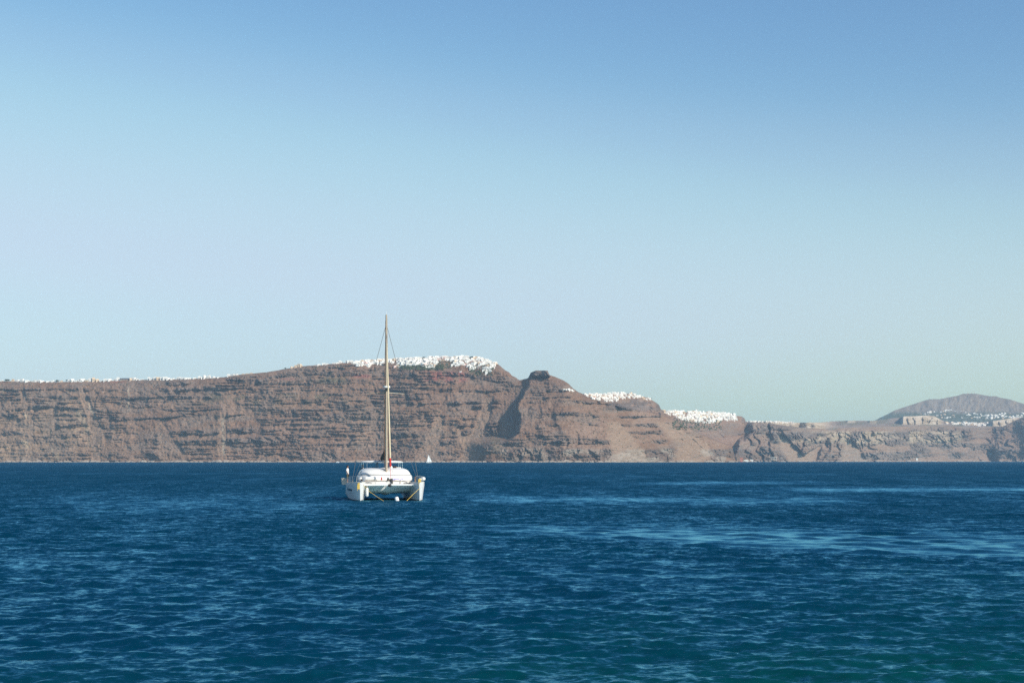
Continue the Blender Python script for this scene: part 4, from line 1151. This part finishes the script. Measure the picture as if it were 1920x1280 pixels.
# guard rails
for s in (-1, 1):
    cx = 2.9*s
    ys = [.7, 2.2, 3.9, 5.7, 7.5, 9.2, 10.5]
    edge = lambda y: cx+s*(lerp_tab(y, DECKW)-.06)
    for y in ys:
        g = Geo(); g.tube([(edge(y), y, lerp_tab(y, DECKZ)), (edge(y), y, lerp_tab(y, DECKZ)+.62)], .016, 6); g.obj('stanchion', STEEL, CAT)
    for hz in (.32, .61):
        g = Geo(); g.tube([(edge(y), y, lerp_tab(y, DECKZ)+hz) for y in ys], .008, 5); g.obj('guard_wire', STEEL, CAT)
    g = Geo(); g.tube([(cx-.28, 1.3, lerp_tab(1.3, DECKZ)), (cx-.26, 1.0, 2.38), (cx, .12, 2.42), (cx+.26, 1.0, 2.38), (cx+.28, 1.3, lerp_tab(1.3, DECKZ))], .02, 6); g.obj('pulpit', STEEL, CAT)
    g = Geo(); g.tube([(cx-.5, 11.0, 1.5), (cx-.5, 10.9, 2.3), (cx+.5, 10.9, 2.3), (cx+.5, 11.0, 1.5)], .02, 6); g.obj('pushpit', STEEL, CAT)
# boards at the starboard quarter
for x_, t_ in ((-3.86, .16), (-3.62, .10)):
    g = Geo(); g.ring_loft([[Vector((x_+.13*sx_-t_*(z-1.5)*.9, 11.0+.03*sy_, z)) for sx_, sy_ in ((-1, -1), (1, -1), (1, 1), (-1, 1))] for z in (1.42, 2.12)]); g.obj('rail_board', PALER, CAT)
# rolled covers, fenders, lines and gear forward
g = Geo(); g.tube([(-2.15, 3.1, 2.13), (-1.6, 3.05, 2.14), (-1.05, 3.1, 2.13)], [.17, .19, .17], 12); g.obj('rolled_cover', CANV, CAT, smooth=True)
g = Geo(); g.tube([(-2.62, 3.3, 2.0), (-2.42, 3.3, 2.0)], .09, 10); g.obj('winch', BLACK, CAT)
for (x_, y_, z_, r_) in ((-2.52, 4.4, 2.1, .2), (3.42, 1.7, 2.12, .21), (3.1, 1.5, 2.05, .16)):
    g = Geo(); g.sphere((x_, y_, z_), r_, 12, 9, sq=(1.1, 1.1, .95)); f_ = g.obj('ball_fender', GEL, CAT, smooth=True)
    g = Geo(); g.tube([(x_, y_, z_+r_*.8), (x_, y_, z_+r_*1.35)], .03, 6); g.obj('fender_eye', BLACK, f_)
g = Geo(); g.tube([(-2.22, .62, .42), (-2.22, .62, .52), (-2.22, .62, 1.18), (-2.22, .62, 1.30)], [.08, .15, .15, .06], 12); g.obj('fender', GEL, CAT, smooth=True)
g = Geo(); g.tube([(-2.22, .62, 1.3), (-2.22, .75, 1.55)], .012, 5); g.obj('fender_lanyard', YEL, CAT)
for pts in ([(-2.62, .35, 1.62), (-2.35, .3, 1.25), (-1.95, .05, .85), (-1.2, -.6, .32), (-.65, -1.1, -.05)], [(2.78, .05, 1.72), (2.84, -.02, 1.2), (2.2, -.4, .66), (1.4, -1.1, -.05)]):
    g = Geo(); g.tube(pts, .019, 7); g.obj('mooring_line', YEL, CAT)
def coil(c, w_, h_, parent=CAT):
    g = Geo()
    for q in range(5):
        cx_, cy_ = c[0]+(q-2)*.028, c[1]-.02*(q % 2)
        g.tube([(cx_+w_*math.cos(t_), cy_, c[2]+h_*math.sin(t_)*(1+.07*q)) for t_ in np.linspace(0, 6.283, 15)], .022, 5)
    g.tube([(c[0]-.1, c[1]-.03, c[2]), (c[0]-.12, c[1]-.03, c[2]-h_*1.7)], .022, 5)
    g.obj('rope_coil', YEL, parent)
coil((-3.1, .02, 1.45), .06, .26); coil((2.86, -.03, 1.98), .07, .14)
g = Geo(); g.box(-.05, .24, 2.75, 3.05, 1.96, 2.08); g.tube([(.02, 2.62, 1.98), (.02, 2.62, 2.22)], .09, 8); g.obj('anchor_windlass', BLACK, CAT)
g = Geo(); g.tube([(.42, 2.55, 1.62), (.44, 2.6, 1.95), (.42, 2.7, 2.16)], [.06, .09, .05], 8); g.obj('black_bag', BLACK, CAT, smooth=True)
g = Geo(); xs_ = np.linspace(.42, 1.55, 8)
for a, b in zip(xs_, xs_[1:]):
    za, zb = 2.13+.04*math.sin(a*9), 2.13+.04*math.sin(b*9)
    g.quad((a, 2.66, za-.1), (b, 2.66, zb-.1), (b, 2.70, zb), (a, 2.70, za)); g.quad((a, 2.70, za), (b, 2.70, zb), (b, 3.1, zb-.04), (a, 3.1, za-.04))
g.obj('towel', BLUEC, CAT)
g = Geo(); g.tube([(-.62, 2.66, 2.0), (-.62, 2.68, 2.28)], [.08, .05], 8); g.obj('red_bottle', REDC, CAT)
g = Geo(); g.tube([(1.28, 2.62, 1.6), (1.3, 2.66, 2.0)], .03, 6); g.obj('cleat_post', PALER, CAT)
g = Geo(); g.tube([(2.55, 1.2, 1.72), (2.55, 1.2, 2.35)], .05, 8); g.obj('bow_post', TEAK, CAT)

# ------------------------------------------------------------------ people aboard
SKIN = node_mat('skin', (0.36, 0.20, 0.135), 0.6, noise=0.06, scale=8)
HAIR = node_mat('dark_hair', (0.018, 0.013, 0.011), 0.6, noise=0.2, scale=30)
TEE = node_mat('white_cotton', (0.78, 0.77, 0.75), 0.95, noise=0.05, scale=10, bump=0.2)
SHORT = node_mat('olive_cotton', (0.11, 0.095, 0.055), 0.95, noise=0.15, scale=12)
NAVY = node_mat('dark_cotton', (0.018, 0.018, 0.024), 0.95, noise=0.2, scale=12)

def person(local, rz, H, label, tee, short, arm_l, arm_r, long_legs=False):
    """local: standing point in the catamaran's frame; the figure faces its own -Y"""
    w = CAT.matrix_world if False else Matrix.Translation(CAT.location) @ Matrix.Rotation(CAT.rotation_euler.z, 4, 'Z')
    r = empty('person', w @ Vector(local), rz)
    k = H/1.80
    V, E, Rd = [], [], []
    def add(p, rad, parent=None):
        V.append(tuple(c*k for c in p)); Rd.append((rad[0]*k, rad[1]*k) if isinstance(rad, tuple) else (rad*k, rad*k))
        if parent is not None: E.append((parent, len(V)-1))
        return len(V)-1
    pel = add((0, 0, .96), (.155, .11)); bel = add((0, 0, 1.10), (.145, .10), pel); che = add((0, 0, 1.32), (.165, .11), bel)
    nb = add((0, .01, 1.47), (.075, .07), che); nk = add((0, 0, 1.535), .052, nb); hd = add((0, -.012, 1.63), (.074, .090), nk); ht = add((0, 0, 1.72), (.072, .084), hd); add((0, .005, 1.775), (.04, .05), ht)
    add((0, -.115, 1.64), .012, hd)
    for s, arm in ((-1, arm_l), (1, arm_r)):
        hip = add((s*.09, 0, .90), .092, pel); kn = add((s*.105, -.012, .50), .056, hip); cf = add((s*.107, .012, .34), .056, kn); an = add((s*.11, .02, .09), .038, cf); he = add((s*.112, .015, .045), .042, an); add((s*.125, -.17, .03), .030, he)
        sh = add((s*.185, .005, 1.43), .062, che)
        el = add(arm[0], .043, sh); wr = add(arm[1], .029, el); d = (Vector(arm[1])-Vector(arm[0])).normalized()
        pm = add(tuple(Vector(arm[1])+d*.07), (.034, .02), wr)
        for f in range(4):
            o_ = Vector((0, (f-1.5)*.018, 0)); a = add(tuple(Vector(arm[1])+d*.115+o_), .009, pm); add(tuple(Vector(arm[1])+d*(.17-.008*abs(f-1.5))+o_+Vector((-s*.018, 0, 0))), .0075, a)
        t_ = add(tuple(Vector(arm[1])+d*.06+Vector((0, -.045, 0))), .010, pm); add(tuple(Vector(arm[1])+d*.10+Vector((0, -.06, 0))), .009, t_)
    me = bpy.data.meshes.new('body'); me.from_pydata(V, E, []); me.update()
    o = bpy.data.objects.new('body', me); col.objects.link(o); o.parent = r
    sk = o.modifiers.new('skin', 'SKIN'); sk.use_smooth_shade = True
    for q, sv in enumerate(me.skin_vertices[0].data): sv.radius = Rd[q]; sv.use_root = (q == 0)
    ss = o.modifiers.new('sub', 'SUBSURF'); ss.levels = 2; ss.render_levels = 2
    me.materials.append(SKIN)
    def ell(cx_, cy_, z, a, b, n=16): return [Vector((cx_+a*math.cos(2*math.pi*q/n), cy_+b*math.sin(2*math.pi*q/n), z))*k for q in range(n)]
    g = Geo(); g.ring_loft([ell(0, 0, .90, .185, .135), ell(0, 0, 1.05, .172, .128), ell(0, 0, 1.2, .178, .130), ell(0, 0, 1.36, .205, .135), ell(0, .005, 1.46, .165, .11), ell(0, .01, 1.505, .085, .08)])
    for s, arm in ((-1, arm_l), (1, arm_r)):
        a, b = Vector((s*.17, .005, 1.43)), Vector(arm[0]); m_ = a+(b-a)*.85
        g.tube([a*k, (a+(b-a)*.4)*k, m_*k], [.085*k, .078*k, .074*k], 10)
    g.obj('shirt', tee, r, smooth=True)
    g = Geo(); g.ring_loft([ell(0, 0, .80, .17, .13), ell(0, 0, .92, .178, .134), ell(0, 0, 1.0, .168, .125)])
    lo = .08 if long_legs else .50
    for s in (-1, 1): g.tube([Vector((s*.088, 0, .88))*k, Vector((s*.10, -.006, .66))*k, Vector((s*.107, -.01, lo))*k], [.104*k, .098*k, (.06 if long_legs else .092)*k], 12)
    g.obj('trousers' if long_legs else 'shorts', short, r, smooth=True)
    g = Geo(); rings = []
    for a in (0.12, .3, .5, .68):
        t_ = math.pi*a; rings.append([Vector((.100*math.sin(t_)*math.cos(q*math.pi/7), .026+.108*math.sin(t_)*math.sin(q*math.pi/7), 1.70+.115*math.cos(t_)-.06*max(0, math.sin(q*math.pi/7))))*k for q in range(14)])
    g.ring_loft([list(reversed(q)) for q in rings]); g.obj('hair', HAIR, r, smooth=True)
    tag(r, label, 'person')
    return r
person((-3.46, 10.05, 1.585), R(10+75), 1.86, 'person in white T-shirt and olive shorts standing on the side deck', TEE, SHORT,
       ((-.27, .05, 1.17), (-.22, -.10, .95)), ((.27, .04, 1.16), (.29, .0, .90)))
person((-1.95, 8.9, 1.75), R(10+30), 1.76, 'person in dark clothes seen over the coach roof in the cockpit', NAVY, NAVY,
       ((-.27, .02, 1.17), (-.25, -.16, 1.02)), ((.27, .02, 1.17), (.24, -.18, 1.05)), long_legs=True)

# ------------------------------------------------------------------ mooring buoy
BUOYM = node_mat('sun_bleached_buoy', (0.78, 0.74, 0.72), 0.6, noise=0.08, scale=5)
b_p = px(745, 939, 151.0)
buoy = empty('mooring_buoy', (b_p.x, b_p.y, 0)); buoy.rotation_euler = (R(-8), R(-14), 0)
g = Geo(); g.tube([(0, 0, -.2), (0, 0, -.14), (0, 0, .36), (0, 0, .42)], [.12, .19, .19, .13], 16); g.obj('float', BUOYM, buoy, smooth=True)
g = Geo(); g.tube([(.07*math.cos(t_), 0, .46+.07*math.sin(t_)) for t_ in np.linspace(0, 6.28, 13)], .014, 6); g.obj('ring', BLACK, buoy)
tag(buoy, 'white mooring buoy floating between the catamaran bows', 'buoy')

# ------------------------------------------------------------------ boats far off under the cliffs
def far_sailboat():
    p = px(804, 867, 3200); r = empty('sailing_boat', (p.x, p.y, 0), R(-58))
    g = Geo(); st = [(-5.5, .1, 1.3), (-4, .9, 1.15), (-1, 1.6, 1.0), (3, 1.6, .95), (5.5, 1.2, .95)]
    g.ring_loft([[Vector((a, y, z)) for a, z in ((w_, d_), (w_*.8, .1), (0, -.5), (-w_*.8, .1), (-w_, d_))] for y, w_, d_ in st]); g.obj('hull', GEL, r, smooth=True)
    g = Geo(); g.tube([(0, -1, .8), (0, -1, 17)], .12, 8); g.obj('mast', ALU, r)
    def tri_sail(name, a, b, c):
        g = Geo(); N = 6
        P_ = {}
        for i in range(N+1):
            for j in range(N+1-i):
                u_, v_ = i/N, j/N; q = Vector(a)*(1-u_-v_)+Vector(b)*u_+Vector(c)*v_; q.x += 1.2*math.sin(math.pi*u_)*(1-v_)*.9+.3; P_[i, j] = q
        for i in range(N):
            for j in range(N-i):
                g.tri(P_[i, j], P_[i+1, j], P_[i, j+1])
                if i+j < N-1: g.tri(P_[i+1, j], P_[i+1, j+1], P_[i, j+1])
        g.obj(name, CANV, r, smooth=True)
    tri_sail('mainsail', (0, -1, 2), (3.2, 4.6, 2.2), (0, -1, 16.6)); tri_sail('headsail', (0, -5.2, 1.5), (1.8, -.6, 1.8), (0, -1.1, 14.5))
    tag(r, 'tiny white sailing boat far off under the cliffs', 'boat')
far_sailboat()
def far_motorboat(x, L_, label):
    p = px(x, 867, 3300); r = empty('motor_boat', (p.x, p.y, 0), R(70))
    g = Geo(); st = [(-L_/2, .1, 1.5), (-L_*.3, 1.0, 1.3), (0, 1.4, 1.15), (L_/2, 1.3, 1.1)]
    g.ring_loft([[Vector((a, y, z)) for a, z in ((w_, d_), (w_*.8, 0), (0, -.5), (-w_*.8, 0), (-w_, d_))] for y, w_, d_ in st]); g.obj('hull', GEL, r, smooth=True)
    g = Geo(); g.ring_loft([[Vector((sx_*1.0*q, y0+sy_*1.5*q, z)) for sx_, sy_ in ((-1, -1), (1, -1), (1, 1), (-1, 1))] for z, q, y0 in ((1.1, 1, .3), (2.6, .8, .5))]); g.obj('cabin', GEL, r)
    tag(r, label, 'boat')
far_motorboat(633, 7.5, 'tiny white motor boat far off left of the catamaran')
# ------------------------------------------------------------------ haze over the whole bay
def build_haze():
    bm = bmesh.new()
    bmesh.ops.create_cube(bm, size=1.0)
    for v in bm.verts:
        v.co = Vector((v.co.x*43000, v.co.y*43000, -11 + (v.co.z+0.5)*541))
    me = bpy.data.meshes.new('haze'); bm.to_mesh(me); bm.free()
    o = bpy.data.objects.new('haze', me); col.objects.link(o)
    m = bpy.data.materials.new('sea_haze'); m.use_nodes = True
    nt = m.node_tree
    for n in list(nt.nodes):
        if n.type == 'BSDF_PRINCIPLED': nt.nodes.remove(n)
    out = [n for n in nt.nodes if n.type == 'OUTPUT_MATERIAL'][0]
    v = nt.nodes.new('ShaderNodeVolumePrincipled')
    v.inputs['Color'].default_value = (0.54, 0.78, 1.0, 1)
    v.inputs['Density'].default_value = 3.7e-5
    v.inputs['Anisotropy'].default_value = 0.0
    nt.links.new(v.outputs[0], out.inputs['Volume'])
    me.materials.append(m)
    tag(o, kind='stuff')
build_haze()
